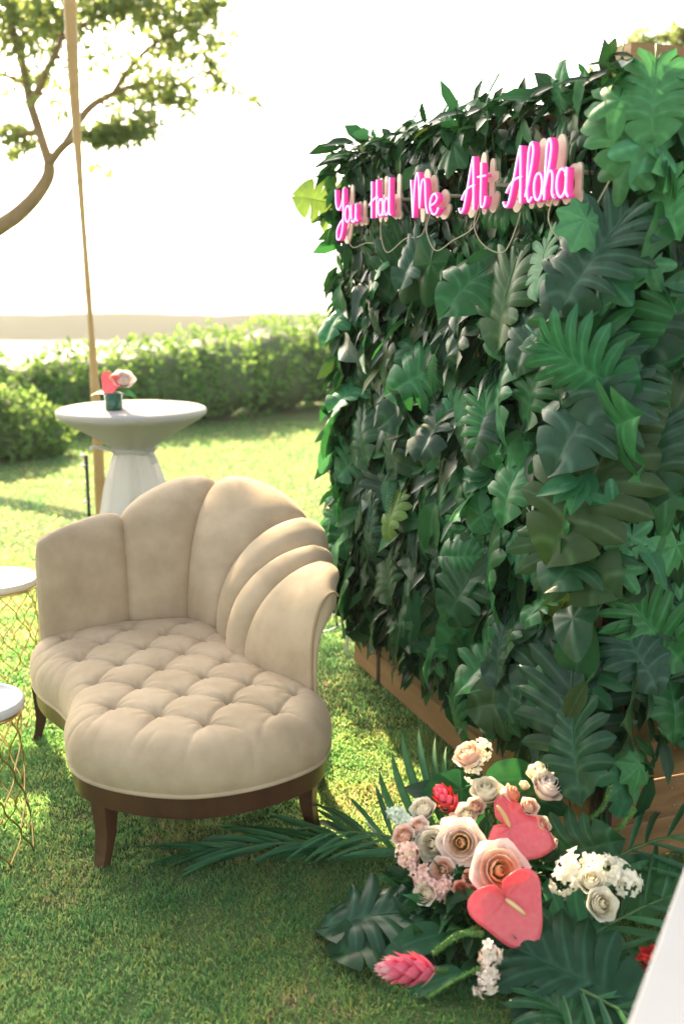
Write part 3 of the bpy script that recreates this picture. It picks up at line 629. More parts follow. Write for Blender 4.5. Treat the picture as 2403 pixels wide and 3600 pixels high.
# diamond buttoning
la = np.array([.150, -.058]); lb = np.array([.050, .145]); Mi = np.linalg.inv(np.stack([la, lb], 1))
wob = np.array([[mnoise.noise(Vector((a * 5, b * 5, 1))) * .010, mnoise.noise(Vector((a * 5, b * 5, 7))) * .010] for a, b in v2])
uv = (v2 + wob - np.array([-.547, 2.785])) @ Mi.T
fr = uv - np.round(uv); btn = np.round(uv) @ np.stack([la, lb]) + np.array([-.547, 2.785])
db, _ = poly_sdf(btn, OUT); inb = smooth(.075, .10, -db)
fa, fb = np.abs(fr[:, 0]), np.abs(fr[:, 1]); rr = np.hypot(fr[:, 0], fr[:, 1])
# folds only run along lattice lines near a button that exists; towards the rim they become faint pleats
cre = np.exp(-fa / .035) * (.45 + .55 * np.exp(-fb / .2)) + np.exp(-fb / .035) * (.45 + .55 * np.exp(-fa / .2))
pil = np.sqrt(np.clip(np.sin(np.pi * np.clip(fa, 0, .5)) * np.sin(np.pi * np.clip(fb, 0, .5)), 0, 1))
edge = smooth(.035, .17, d)
ang = np.arctan2(fr[:, 1], fr[:, 0])
disp = edge * (.0115 * pil - .0090 * cre - inb * .027 * np.exp(-(rr / .13) ** 1.2) + inb * .0036 * np.sin(ang * 9 + uv[:, 0] * 5 + 2 * np.sin(ang * 2)) * np.exp(-(rr / .34) ** 2) * smooth(.04, .12, rr))
# gathered pleats down the side of the cushion
per = np.concatenate([[0], np.cumsum(np.linalg.norm(Aseg, axis=1))]); s_at = per[idx] + ((v2 - OUT[idx]) * tn[idx]).sum(1)
pl = np.zeros(len(v2))
prng = random.Random(5); sp = 0.02
while sp < per[-1]:
    dd = (s_at - sp + (d - .05) * prng.uniform(-.5, .5)); dd = np.abs(dd)
    pl += prng.uniform(.25, 1) * np.exp(-dd / .009); sp += prng.uniform(.05, .17)
band = smooth(.015, .05, d) * (1 - smooth(.09, .15, d)); disp -= .0042 * np.clip(pl, 0, 1.4) * band
disp += np.array([mnoise.noise(Vector((a * 14, b * 14, 2))) * .002 for a, b in v2])
pos += nor * disp[:, None]
seat = obj('seat_cushion', mesh('seat_cushion', pos, f2), velvet, ch)
bt = [b for b in {tuple(np.round(x, 4)) for x in btn[inb > .9]}]
for b in bt:
    k2 = ((v2 - np.array(b)) ** 2).sum(1).argmin()
    obj('button', mesh('button', *lathe([(.0001, .009), (.006, .0085), (.011, .004), (.0115, -.003)], 12)), velvet2, seat, Matrix.Translation((pos[k2, 0], pos[k2, 1], pos[k2, 2] + .001)))
def offs(poly, o):
    t = np.roll(poly, -1, 0) - np.roll(poly, 1, 0); t /= np.linalg.norm(t, axis=1, keepdims=True); n_ = np.stack([-t[:, 1], t[:, 0]], 1)
    if poly_sdf(poly[:1] + n_[:1] * .01, poly)[0][0] < 0: n_ = -n_
    return poly + n_ * o
pp = offs(OUT, -.026); obj('piping', mesh('piping', *sweep([(a, b, .286) for a, b in pp], .0075, 8, True)), velvet, seat)
a, b = offs(OUT, -.034), offs(OUT, -.065)
V = []; 
for k in range(len(a)): V += [(a[k][0], a[k][1], .281), (a[k][0], a[k][1], .221), (a[k][0] * .97 + b[k][0] * .03, a[k][1] * .97 + b[k][1] * .03, .211), (b[k][0], b[k][1], .211), (b[k][0], b[k][1], .281)]
m5 = len(a); F = []
for k in range(m5):
    for j in range(5): F.append((k * 5 + j, k * 5 + (j + 1) % 5, ((k + 1) % m5) * 5 + (j + 1) % 5, ((k + 1) % m5) * 5 + j))
obj('seat_rail', mesh('seat_rail', V, F, False), mahog, ch)
und = offs(OUT, -.05)[::4]; obj('seat_base', mesh('seat_base', [(x, y, .262) for x, y in und], [tuple(range(len(und)))], False), postdark, ch)
def sabre_leg(x, y, ox, oy):
    """square tapering leg whose foot kicks outward along (ox,oy)"""
    o = Vector((ox, oy, 0)).normalized(); s = Vector((-o.y, o.x, 0)); V = []
    prof = [(.285, .045, .030, -.004), (.235, .046, .031, .0), (.17, .041, .029, -.002), (.10, .033, .025, -.001), (.04, .026, .022, .012), (0, .025, .021, .024)]
    for z, wa, wb, off in prof:
        c = Vector((x, y, z)) + o * off
        for sa, sb in ((-1, -1), (1, -1), (1, 1), (-1, 1)): V.append(c + s * (sa * wb) + o * (sb * wa * .62))
    F = grid_faces(6, 4, 0); F = [(i * 4 + k, i * 4 + (k + 1) % 4, (i + 1) * 4 + (k + 1) % 4, (i + 1) * 4 + k) for i in range(5) for k in range(4)] + [(3, 2, 1, 0), (20, 21, 22, 23)]
    o_ = obj('leg', mesh('leg', V, F, False), mahog, ch); bv = o_.modifiers.new('edge', 'BEVEL'); bv.width = .003; bv.segments = 2; return o_
sabre_leg(-.700, 2.690, -.55, -.83); sabre_leg(-.105, 2.865, .8, -.25); sabre_leg(-1.135, 3.53, -.9, -.2); sabre_leg(-.10, 3.20, .9, .4); sabre_leg(-.62, 3.76, -.1, 1)
# shell back: six upholstered channels fanning round the seat
BB = np.array([(-1.092, 3.49), (-.815, 3.665), (-.60, 3.715), (-.464, 3.585), (-.405, 3.435), (-.335, 3.27), (-.085, 3.02)])
OD = np.array([(-.30, .95), (-.3, .95), (.25, .97), (.85, .53), (.90, .43), (.82, .57), (.76, .65)]); OD /= np.linalg.norm(OD, axis=1, keepdims=True)
FL = np.array([.02, .165, .335, .345, .325, .30, .095]); ZH = np.array([.325, .375, .465, .37, .30, .275, .305])
def lin(A, u): i = min(int(u), 5); f = u - i; return A[i] * (1 - f) + A[i + 1] * f
cu = catmull(np.concatenate([BB, OD, FL[:, None], ZH[:, None]], 1), 24)
NV1, NV2, NV3 = 26, 12, 12
def prof_at(u, s, ci=0):
    c = cu[min(int(round(u * 24)), len(cu) - 1)]; B, O, Fl, Z = c[:2], c[2:4] / np.linalg.norm(c[2:4]), c[4], c[5]
    if ci == 0 and s < .5: s = .16 + .68 * s
    if ci == 5 and s > .5: s = .5 + (s - .5) * .62
    bl = (max(0, 1 - abs(2 * s - 1) ** 2.4)) ** .62
    cr_ = float(smooth(5.5, 6.0, u)) ** 1.5; Fl *= 1 - .30 * cr_; Z *= 1 - .13 * cr_
    Z = Z + .018 * bl; zt = .42 + Z; rr = .034; out = []
    amp = .040
    for k in range(NV1):
        v = k / (NV1 - 1)
        if v < .12: o, z, no, nz = 0, .30 + v / .12 * .12, -1, 0
        else:
            th = (v - .12) / .88 * math.pi / 2; o = Fl * (1 - math.cos(th)); z = .42 + Z * math.sin(th)
            a, b = Fl * math.sin(th), Z * math.cos(th); l = math.hypot(a, b) or 1; no, nz = -b / l, a / l
        e = .55 + .45 * min(1, v * 2.2); out.append((o + no * bl * amp * e, z + nz * bl * amp * e))
    for k in range(1, NV2 + 1):
        ps = k / NV2 * R(150); e = 1 - .5 * k / NV2
        o = Fl + (rr + .012) * math.sin(ps) * 1.1; z = zt - rr * (1 - math.cos(ps)); out.append((o + math.sin(ps) * bl * amp * e, z + math.cos(ps) * bl * amp * e * .9))
    lo, lz = out[-1]; eo = float(np.interp(u, range(7), [.075, .08, .09, .09, .08, .06, .012]))
    for k in range(1, NV3 + 1):
        v = k / NV3; th = (1 - v) * math.pi / 2
        out.append((eo + (lo - eo) * (1 - math.cos(th)) if lo > eo else lo + (eo - lo) * v, .285 + (lz - .285) * math.sin(th)))
    t = .72 * float(smooth(5.2, 6, u)) + .6 * float(1 - smooth(0, .6, u)); nb = NV2 + NV3
    for j in range(nb):
        f = (1 - (j + 1) / nb) * (NV1 - 1); a_ = min(int(f), NV1 - 2); fo = out[a_][0] * (1 - f + a_) + out[a_ + 1][0] * (f - a_) + .014 * min(1, 3 * (j + 1) / nb); fz = out[a_][1] * (1 - f + a_) + out[a_ + 1][1] * (f - a_)
        tj = t * (.35 + .65 * min(1, j / NV2)) if u > 3 else t; out[NV1 + j] = (out[NV1 + j][0] * (1 - tj) + fo * tj, out[NV1 + j][1] * (1 - tj) + fz * tj)
    return [Vector((B[0] + O[0] * o, B[1] + O[1] * o, z)) for o, z in out]
for i in range(6):
    rows = [prof_at(i + k / 24, k / 24, i) for k in range(25)]; nv = len(rows[0])
    V = [p for r_ in rows for p in r_]; F = [q[::-1] for q in grid_faces(25, nv)]
    for r0, cap in ((0, i == 0), (24, i == 5)):
        if not cap: continue
        tn_ = Vector((cu[1][0] - cu[0][0], cu[1][1] - cu[0][1], 0)).normalized() * (-1) if r0 == 0 else Vector((cu[-1][0] - cu[-2][0], cu[-1][1] - cu[-2][1], 0)).normalized()
        ring = rows[r0]; top = max(range(nv), key=lambda q_: ring[q_].z)
        def resamp(L_, n_=22):
            out = []
            for q_ in range(n_): 
                f = q_ / (n_ - 1) * (len(L_) - 1); a_ = min(int(f), len(L_) - 2); out.append(L_[a_] * (1 - f + a_) + L_[a_ + 1] * (f - a_))
            return out
        fr2, bk2 = resamp(ring[:top + 1]), resamp(ring[top:][::-1]); base = len(V)
        for k in range(22):
            for q_ in range(7):
                t_ = q_ / 6; V.append(fr2[k] * (1 - t_) + bk2[k] * t_ + tn_ * (.016 * math.sin(math.pi * t_) * (1 - (k / 21) ** 6)))
        fs = grid_faces(22, 7, base); F += fs if r0 == 0 else [q_[::-1] for q_ in fs]
    c_ = obj('back_channel', mesh('back_channel', V, F), velvet, ch)
    if i == 5: c_['label'] = 'rolled right end of the back, scrolled outward'
    if i == 0: c_['label'] = 'low left arm end of the back'
# piping along the scrolled right end
ring = prof_at(6, 1.0, 5); obj('arm_piping', mesh('arm_piping', *sweep([p + Vector((.006, -.004, 0)) for p in ring[3:NV1 + 3]], .0045, 6)), velvet2, ch)

# ------------------------------------------------------------------ side tables, cocktail table, pole, white table
def side_table(loc, r, h, label, top_m, nst=8):
    t = empty('side_table', loc, label, 'side table', 'gold wire side tables beside the chaise'); x, y, z = loc
    top = obj('tabletop', mesh('tabletop', *lathe([(0.0001, h - .006), (r - .018, h - .006), (r - .014, h), (r - .003, h), (r, h - .004), (r, h - .026), (r - .004, h - .030), (.0001, h - .030)], 56, loc)), top_m, t)
    obj('rim_band', mesh('rim_band', *sweep([(x + (r - .006) * math.cos(a), y + (r - .006) * math.sin(a), h - .036) for a in np.linspace(0, 2 * math.pi, 49)[:-1]], .0055, 6, True)), gold, t)
    for k in range(nst):
        for sg in (1, -1):
            P = []
            for j in range(41):
                f = j / 40; zz = .008 + (h - .044) * f; rr = r - .010 + .012 * (1 - f) - .010 * math.sin(math.pi * f)
                a = 2 * math.pi * (k + .5) / nst + sg * (math.pi / nst) * (.5 + .5 * math.cos(2 * math.pi * f * 2.5)) + sg * .35 * (f - .5) * 0
                P.append((x + rr * math.cos(a), y + rr * math.sin(a), zz))
            obj('wire', mesh('wire', *sweep(P, .0027, 5)), gold, t)
    return t
side_table((-1.068, 2.745, 0), .13, .50, 'small round white side table with a wavy gold wire base, nearest the grass edge', white_p)
side_table((-1.425, 3.98, 0), .165, .505, 'round white side table on gold wire behind the left arm of the chaise', white_p, 8)

ct = empty('cocktail_table', (-1.05, 5.0, 0), 'tall round cocktail table under a tied white cloth', 'cocktail table')
obj('tabletop', mesh('tabletop', *lathe([(.0001, 1.080), (.36, 1.080), (.364, 1.07), (.36, 1.055), (.0001, 1.055)], 48, (-1.05, 5, 0))), mahog, ct)
obj('stem', mesh('stem', *lathe([(.035, 1.055), (.035, .03)], 16, (-1.05, 5, 0))), black, ct)
obj('base', mesh('base', *lathe([(.0001, .035), (.22, .02), (.225, 0)], 32, (-1.05, 5, 0))), black, ct)
tc = empty('tablecloth', (-1.05, 5.0, 1.08), 'white stretch cloth over the tall round table, gathered at its waist', 'tablecloth')
prof = [(.0001, 1.0865), (.20, 1.0865), (.355, 1.086), (.368, 1.080), (.372, 1.068), (.368, 1.054), (.325, 1.030), (.262, .992), (.198, .954), (.140, .918), (.102, .893), (.090, .877), (.092, .862), (.104, .83), (.122, .78), (.146, .69), (.165, .58), (.19, .44), (.22, .27), (.25, .12), (.268, .02)]
n = 96; V = []
for k in range(n):
    a = 2 * math.pi * k / n
    for r_, z in prof:
        am = 0 if z > 1.04 else (.045 if z > .9 else .085 + .05 * (1 - z))
        wv = math.sin(a * 7 + 1.0) * .6 + math.sin(a * 12 + z * 2.5) * .4 + math.sin(a * 17 + 2) * .25
        rr = r_ * (1 + am * wv * (1.3 if .8 < z < .95 else 1)); V.append((-1.05 + rr * math.cos(a), 5 + rr * math.sin(a), z))
obj('cloth', mesh('cloth', V, grid_faces(n, len(prof), 0, True)), cloth, tc)
obj('sash', mesh('sash', *sweep([(-1.05 + (.097 + .004 * math.sin(5 * a)) * math.cos(a), 5 + (.097 + .004 * math.sin(5 * a)) * math.sin(a), .874 + .006 * math.sin(3 * a)) for a in np.linspace(0, 2 * math.pi, 41)[:-1]], .014, 8, True)), cloth, tc)
def ribbon(P, w, m, name, parent):
    c = catmull(P, 6); obj(name, mesh(name, *sweep(list(c), w, prof=[(-1, -.12), (1, -.12), (1, .12), (-1, .12)], up=(0, -.3, 1))), m, parent)
ribbon([(-1.13, 4.92, .875), (-1.17, 4.90, .895), (-1.22, 4.89, .905), (-1.24, 4.885, .895)], .016, cloth, 'sash_end', tc)
ribbon([(-.965, 4.93, .875), (-.93, 4.91, .885), (-.905, 4.90, .91)], .014, cloth, 'sash_end', tc)
ribbon([(-.97, 4.93, .87), (-.94, 4.9, .85), (-.925, 4.89, .82)], .014, cloth, 'sash_end', tc)

bp_ = empty('bamboo_pole', (-1.46, 5.9, 0), 'slim upright bamboo pole standing behind the white cocktail table', 'pole')
zs = [0, .25, .55, .85, 1.1, 1.35, 1.65, 1.95, 2.25, 2.5, 2.75, 2.95, 3.15, 3.4, 3.7, 4.0]
def prad(z): return float(np.interp(z, [0, .8, 1.1, 1.5, 2.0, 2.3, 2.7, 3.2, 4], [.034, .030, .026, .0155, .0145, .018, .028, .036, .038]))
for a, b in zip(zs[:-1], zs[1:]):
    P, r_ = [], []
    for f in (0, .03, .08, .5, .92, .97, 1):
        z = a + (b - a) * f; P.append((-1.46 + .012 * math.sin(z * 1.7), 5.9, z)); r_.append(prad(z) * (1.10 if f in (0, 1) else 1.0 if .05 < f < .95 else 1.05))
    obj('bamboo_section', mesh('bamboo_section', *sweep(P, r_, 14)), bamboo, bp_)
rod = empty('metal_stake', (-1.515, 5.86, 0), 'thin dark stake with shiny clips against the foot of the bamboo pole', 'stake')
obj('rod', mesh('rod', *sweep([(-1.515, 5.86, 0), (-1.513, 5.86, .70)], .011, 8)), black, rod)
steel = mat('bright_steel', (.8, .8, .8), .15, metal=1)
for x, z in ((-1.527, .70), (-1.527, .64), (-1.425, .745), (-1.527, .42)):
    obj('clip', mesh('clip', *lathe([(.0001, .014), (.012, .010), (.015, 0), (.012, -.010), (.0001, -.014)], 12)), steel, rod, Matrix.Translation((x, 5.845, z)))
sb = mat('white_sandbag', (.7, .69, .66), .8)
V, F = lathe([(.0001, .10), (.06, .095), (.12, .06), (.13, .03), (.11, 0), (.0001, 0)], 20, (-1.58, 5.75, 0))
V = [(x + .02 * vnoise(x * 9, z * 9), y, z * (1 + .35 * vnoise(x * 7, y * 7, 1, 2))) for x, y, z in V]
tag(obj('sandbag', mesh('sandbag', V, F), sb), 'white sandbag lying at the foot of the bamboo pole', 'sandbag')

wt = empty('white_table', (.75, 1.2, 0), 'edge of a plain white tabletop in front of the flowers', 'table')
e0, e1 = Vector((.245, .89, 0)), Vector((.70, 1.737, 0)); ed = (e1 - e0).normalized(); en = Vector((ed.y, -ed.x, 0))
M = Matrix((ed, en, UP)).transposed().to_4x4(); M.translation = (e0 + e1) / 2 + en * .35 + UP * .735
obj('tabletop', mesh('tabletop', *box((0, 0, 0), ((e1 - e0).length, .70, .03), bev=.004), smooth=False), mat('white_laminate', (.47, .46, .45), .5, var=.03, vscale=5), wt, M)
for f in (.06, .94):
    for g in (.12, .62):
        c = e0 + ed * ((e1 - e0).length * f) + en * g
        obj('leg', mesh('leg', *box((c.x, c.y, .36), (.04, .04, .72))), white_p, wt)

# ------------------------------------------------------------------ flowers
P_peach = mat('petal_peach', (.95, .70, .56), .55, trans=.32, rnd=.06); P_blush = mat('petal_blush', (.97, .85, .78), .55, trans=.32, rnd=.06)
P_orange = mat('petal_apricot', (.95, .66, .38), .55, trans=.32); P_cream = mat('petal_cream', (.96, .89, .72), .55, trans=.32, rnd=.05)
P_white = mat('petal_white', (.96, .92, .80), .55, trans=.32, rnd=.05); P_salmon = mat('petal_salmon', (.88, .38, .27), .55, trans=.3, rnd=.06)
P_coral = mat('spathe_coral', (.93, .14, .18), .22, vscale=9, col2=(.95, .20, .23), trans=.25, bump=.12, bscale=28, spec=.6); P_hot = mat('bract_pink', (.88, .17, .27), .45, rnd=.15, trans=.3)
P_pale = mat('bract_pale_pink', (.90, .46, .50), .45, rnd=.12, trans=.3); P_red = mat('bract_red', (.78, .08, .07), .45, rnd=.2)
P_pinkw = mat('floret_pink', (.94, .68, .60), .6, trans=.3, var=.08, vscale=30); P_yel = mat('spadix_cream', (.78, .58, .28), .5, bump=.4, bscale=120)
tube_g = mat('spike_green', (.10, .24, .045), .55, var=.3, vscale=60)
def petal(rho, A, z0, h, curl, tuck, n=7, m_=9):
    """one petal lying on a cup of radius rho about the z axis, facing +x"""
    V = []
    for i in range(n):
        t = i / (n - 1)
        for j in range(m_):
            f = j / (m_ - 1) * 2 - 1; tt = t * (1 - .16 * abs(f) ** 3 + .025 * math.cos(f * 7)); a = A * f * (.45 + .55 * min(1, t * 2.2))
            r_ = rho * (.18 + .82 * math.sin(min(1, tt * 1.25) * math.pi / 2)) * (1 - tuck * max(0, tt - .5) ** 1.3) + curl * max(0, tt - .55) ** 1.6 * (1 - .3 * f * f) + .02 * math.sin(f * 7 + rho * 9) * t - .05 * rho * abs(f)
            V.append((r_ * math.cos(a), r_ * math.sin(a), z0 + h * tt - .35 * curl * max(0, tt - .72) ** 1.2))
    return mesh('petal', V, [q[::-1] for q in grid_faces(n, m_)])
LAY = [(3, petal(.13, 1.7, -.30, .80, 0, 1.6), 0), (4, petal(.25, 1.25, -.40, .90, .0, .95), 0), (5, petal(.44, 1.02, -.50, .96, .03, .42), 0), (5, petal(.56, .98, -.54, .96, .16, .12), 1), (5, petal(.68, 1.0, -.56, .90, .45, 0), 1), (6, petal(.88, .92, -.60, .80, 1.0, 0), 2)]
fa = empty('flower_arrangement', (.40, 2.40, 0), 'large arrangement of roses, anthuriums, ginger and palm leaves on the grass by the wall', 'flower arrangement')
def rose(loc, axis, rad, cols, open_=1.0, parent=None, label=None):
    """spiral of petals round axis; rad: half of its width. cols: inner, middle, outer materials"""
    rad *= 1.16; ax = Vector(axis).normalized(); loc = Vector(loc); h = ax.orthogonal().normalized(); g = ax.cross(h)
    V, F = lathe([(.0001, -.62 * rad), (.30 * rad, -.58 * rad), (.42 * rad, -.40 * rad), (.30 * rad, -.1 * rad), (.12 * rad, .1 * rad)], 12)
    Mh = Matrix((h, g, ax)).transposed().to_4x4(); Mh.translation = loc
    r_ = obj('rose', mesh('rose', V, F), stemg, parent or fa, Mh)
    if label: r_['label'] = label
    for li, (cnt, me, ci) in enumerate(LAY):
        op = open_ ** (li * .6)
        for k in range(cnt):
            Mr = Mh @ Matrix.Rotation(2 * math.pi * (k + random.uniform(-.12, .12)) / cnt + li * 1.1, 4, 'Z') @ Matrix.Diagonal((rad * (.55 + .45 * op), rad * (.55 + .45 * op), rad * (1.25 - .25 * op), 1)) @ Matrix.Rotation(random.uniform(-.07, .07), 4, 'Y')
            obj('petal', me, cols[ci], r_, Mr)
    return r_
PK = (P_peach, P_peach, P_blush); CR = (P_cream, P_white, P_white); AP = (P_orange, P_peach, P_blush)
SA = (P_salmon, P_salmon, P_peach)
for _c, me, _i in LAY: me.materials.append(P_peach)
rose((.35, 2.55, .418), (-.45, -.25, .85), .052, PK, .62, label='peach rose at the top of the arrangement')
rose((.56, 2.50, .350), (.25, -.35, .9), .056, (P_blush, P_blush, P_blush), .62); rose((.545, 2.53, .375), (-.2, -.2, .95), .045, (P_cream, P_cream, P_cream), .6)
rose((.395, 2.50, .338), (-.1, -.35, .93), .050, CR, .7); rose((.455, 2.49, .332), (.75, -.3, .5), .040, SA, .4)
rose((.222, 2.50, .283), (-.3, -.35, .88), .045, CR, .55); rose((.285, 2.52, .285), (.1, -.5, .85), .026, CR, .5)
rose((.312, 2.37, .262), (-.25, -.85, .45), .053, (P_orange, P_blush, P_blush), .95); rose((.240, 2.40, .240), (-.35, -.75, .55), .047, CR, .8)
rose((.398, 2.28, .236), (.12, -.80, .58), .056, AP, 1.05, label='open blush rose with an apricot heart')
rose((0.619, 2.230, 0.239), (-.1, -.45, .9), .040, CR, .7); rose((0.635, 2.183, 0.206), (.15, -.75, .65), .043, CR, .75); rose((.178, 2.37, .225), (-.6, -.3, .75), .040, (P_cream, P_cream, P_pinkw), .6)
for p_ in ((.303, 2.285, .182), (.335, 2.28, .172), (.330, 2.30, .205), (.348, 2.265, .140)): rose(p_, (random.uniform(-.4, .1), -.8, .5), .022, SA if p_[2] > .15 else (P_orange, P_peach, P_peach), .8)
rose((.165, 2.42, .25), (-.4, -.5, .75), .036, PK, .7); rose((.475, 2.40, .245), (.2, -.7, .6), .036, (P_peach, P_blush, P_blush), .8); rose((.335, 2.45, .30), (0, -.6, .8), .034, (P_cream, P_white, P_blush), .7)
rose((.262, 2.335, .205), (-.3, -.8, .5), .034, PK, .8); rose((.50, 2.44, .325), (.3, -.5, .8), .030, PK, .7)
rose((.205, 2.44, .265), (-.4, -.5, .75), .034, (P_peach, P_blush, P_blush), .7); rose((.36, 2.46, .315), (-.1, -.6, .8), .032, PK, .6); rose((.29, 2.42, .275), (-.1, -.7, .7), .034, (P_blush,) * 3, .7)
rose((.43, 2.30, .185), (.4, -.7, .5), .030, (P_cream, P_white, P_white), .8); rose((.215, 2.30, .16), (-.5, -.7, .5), .032, CR, .8); rose((.53, 2.43, .275), (.3, -.6, .7), .034, PK, .6)
rose((.515, 2.48, .30), (-.2, -.6, .7), .022, (P_cream,) * 3, .4); rose((.50, 2.52, .345), (.2, -.3, .9), .020, (P_cream,) * 3, .3)
def spathe_mesh(seed, curl):
    V = []; n, m_ = 49, 9
    for i in range(n):
        th = (i / (n - 1) * 2 - 1) * math.pi; a = abs(th) / math.pi
        rr = (.30 + .72 * (1 - a) ** 2.6 + .34 * math.exp(-((a - .60) / .22) ** 2)) if a < .93 else (.30 + .72 * (1 - a) ** 2.6 + .34 * math.exp(-((a - .60) / .22) ** 2)) * (1 - (a - .93) / .07 * .75)
        for j in range(m_):
            w = j / (m_ - 1); x, y = math.sin(th) * rr * w, math.cos(th) * rr * w
            V.append((x, y, .10 * w * w + .035 * math.cos(th * 9) * w * (1 - w) - curl * x * x - curl * .5 * max(0, y) ** 2 + .03 * math.sin(seed + 3 * th) * w))
    return mesh('anthurium', V, grid_faces(n, m_))
def anthurium(loc, tip, nrm, size, sp, splen, curl=.15, label=None, parent=None, mm=None, root=(.40, 2.42, .05)):
    M = basis(loc, tip, nrm, size); a = obj('anthurium', spathe_mesh(len(loc), curl), mm or P_coral, parent or fa, M)
    so = a.modifiers.new('thick', 'SOLIDIFY'); so.thickness = .012
    if label: a['label'] = label
    c = [Vector(loc) + Vector(nrm).normalized() * .006 + Vector(sp) * splen * t + Vector(nrm).normalized() * (.02 * math.sin(t * 2) * splen / .07) for t in np.linspace(0, 1, 9)]
    obj('spadix', mesh('spadix', *sweep(c, [.004, .0055, .006, .006, .0058, .0055, .005, .0045, .002], 8)), P_yel, a)
    obj('stalk', mesh('stalk', *sweep(catmull([Vector(loc) - Vector(nrm).normalized() * .003, Vector(loc) - Vector(nrm).normalized() * .06 * .5 + Vector((0, .01, -.02)), Vector(root)], 6), .0035, 6)), stemg, a)
    return a
anthurium((.405, 2.205, .205), (.42, -.35, -.80), (-.12, -.78, .60), .138, (.72, -.30, -.50), .062, .18, 'large coral anthurium facing out, lowest of the two')
anthurium((.440, 2.39, .292), (.92, -.05, -.30), (.05, -.62, .78), .135, (-.50, -.25, .75), .085, .5, 'coral anthurium with a tall cream spadix above the roses')
BR = simple_leaf(77, .30, -.5, .7, .35, 0, 7); BR.name = 'bract'
def ginger(loc, axis, L, m_in, m_tip, rad, label, nb=52):
    ax = Vector(axis).normalized(); h = ax.orthogonal().normalized(); g = ax.cross(h)
    r_ = obj('ginger_flower', mesh('ginger_flower', *sweep([Vector(loc) - ax * .03 , Vector(loc) + ax * L * .9], [.007, .004], 8)), stemg, fa); r_['label'] = label
    for k in range(nb):
        f = k / (nb - 1); a = k * 2.39996; out = h * math.cos(a) + g * math.sin(a); tl = R(62) * (1 - f) ** .7 + R(8)
        y = ax * math.cos(tl) + out * math.sin(tl); z = ax * math.sin(tl) - out * math.cos(tl)
        s = rad * (.55 + .75 * math.sin(math.pi * (.15 + .75 * f))); obj('bract', BR, m_tip if f > .55 or k % 5 == 0 else m_in, r_, basis(Vector(loc) + ax * (L * f * .8), y, z, s))
ginger((.225, 2.10, .085), (-1, -.10, .10), .125, P_hot, P_pale, .055, 'pink ginger flower lying low at the front')
ginger((.315, 2.53, .255), (-.45, -.15, .75), .085, P_red, P_hot, .045, 'red ginger flower behind the white roses', 40)
ginger((.80, 2.17, .05), (-.5, -.4, .4), .09, P_red, P_red, .05, 'red ginger flower low behind the palm leaflets at the right', 30)
def florets(name, path, rad, fs, n, m, label=None, five=True):
    """cluster of five-petalled florets round a path, one mass"""
    c = catmull(path, 8); V, F, MI = [], [], []
    for k in range(n):
        q = Vector(c[int((k + .5) / n * (len(c) - 1))]); d_ = Vector((random.gauss(0, 1), random.gauss(-.5, 1), random.gauss(.3, 1))).normalized()
        ctr = q + d_ * rad * random.uniform(.55, 1.0); h = d_.orthogonal().normalized(); h = (Matrix.Rotation(random.uniform(0, 6), 3, d_) @ h); g = d_.cross(h); s = fs * random.uniform(.75, 1.2)
        for j in range(5):
            a = j * 1.2566; u = h * math.cos(a) + g * math.sin(a); v_ = d_.cross(u); o = len(V)
            V += [ctr - d_ * s * .3, ctr + u * s * .5 + v_ * s * .34 + d_ * s * .22, ctr + u * s * .98 + v_ * s * .2 + d_ * s * random.uniform(-.1, .35), ctr + u * s * 1.0 - v_ * s * .2 + d_ * s * random.uniform(-.1, .35), ctr + u * s * .5 - v_ * s * .34 + d_ * s * .22]
            F.append((o, o + 1, o + 2, o + 3, o + 4))
    st = obj(name, mesh(name, *sweep(list(c), .003, 6)), stemg, fa)
    if label: st['label'] = label
    o = obj('florets', mesh('florets', V, F, False), m, st); o['kind'] = 'stuff'; return st
florets('stock_flower', [(.165, 2.37, .235), (.20, 2.34, .20), (.235, 2.32, .16), (.25, 2.31, .15)], .030, .017, 60, P_pinkw)
florets('stock_flower', [(.26, 2.30, .175), (.27, 2.32, .18)], .018, .014, 16, P_pinkw)
florets('stock_flower', [(.355, 2.10, .14), (.350, 2.08, .10), (.335, 2.06, .06)], .026, .016, 50, mat('floret_cream', (.82, .70, .60), .6, var=.08, vscale=30))
florets('orchid_spray', [(0.558, 2.268, 0.211), (0.586, 2.287, 0.235), (0.643, 2.287, 0.249), (0.690, 2.268, 0.230), (0.728, 2.249, 0.211)], .045, .021, 55, P_white)
florets('orchid_spray', [(.56, 2.36, .115), (.60, 2.32, .10), (.63, 2.30, .095)], .028, .019, 18, P_white)
florets('orchid_spray', [(.385, 2.56, .44), (.375, 2.56, .40), (.36, 2.55, .36)], .026, .015, 30, P_cream)
florets('orchid_spray', [(.15, 2.52, .27), (.18, 2.48, .25), (.20, 2.43, .22)], .030, .016, 26, mat('floret_green_white', (.66, .74, .58), .6))
florets('orchid_spray', [(.52, 2.42, .25), (.56, 2.42, .225)], .022, .016, 14, P_pinkw)
florets('orchid_spray', [(.30, 2.46, .27), (.34, 2.46, .275)], .022, .018, 14, P_pinkw)
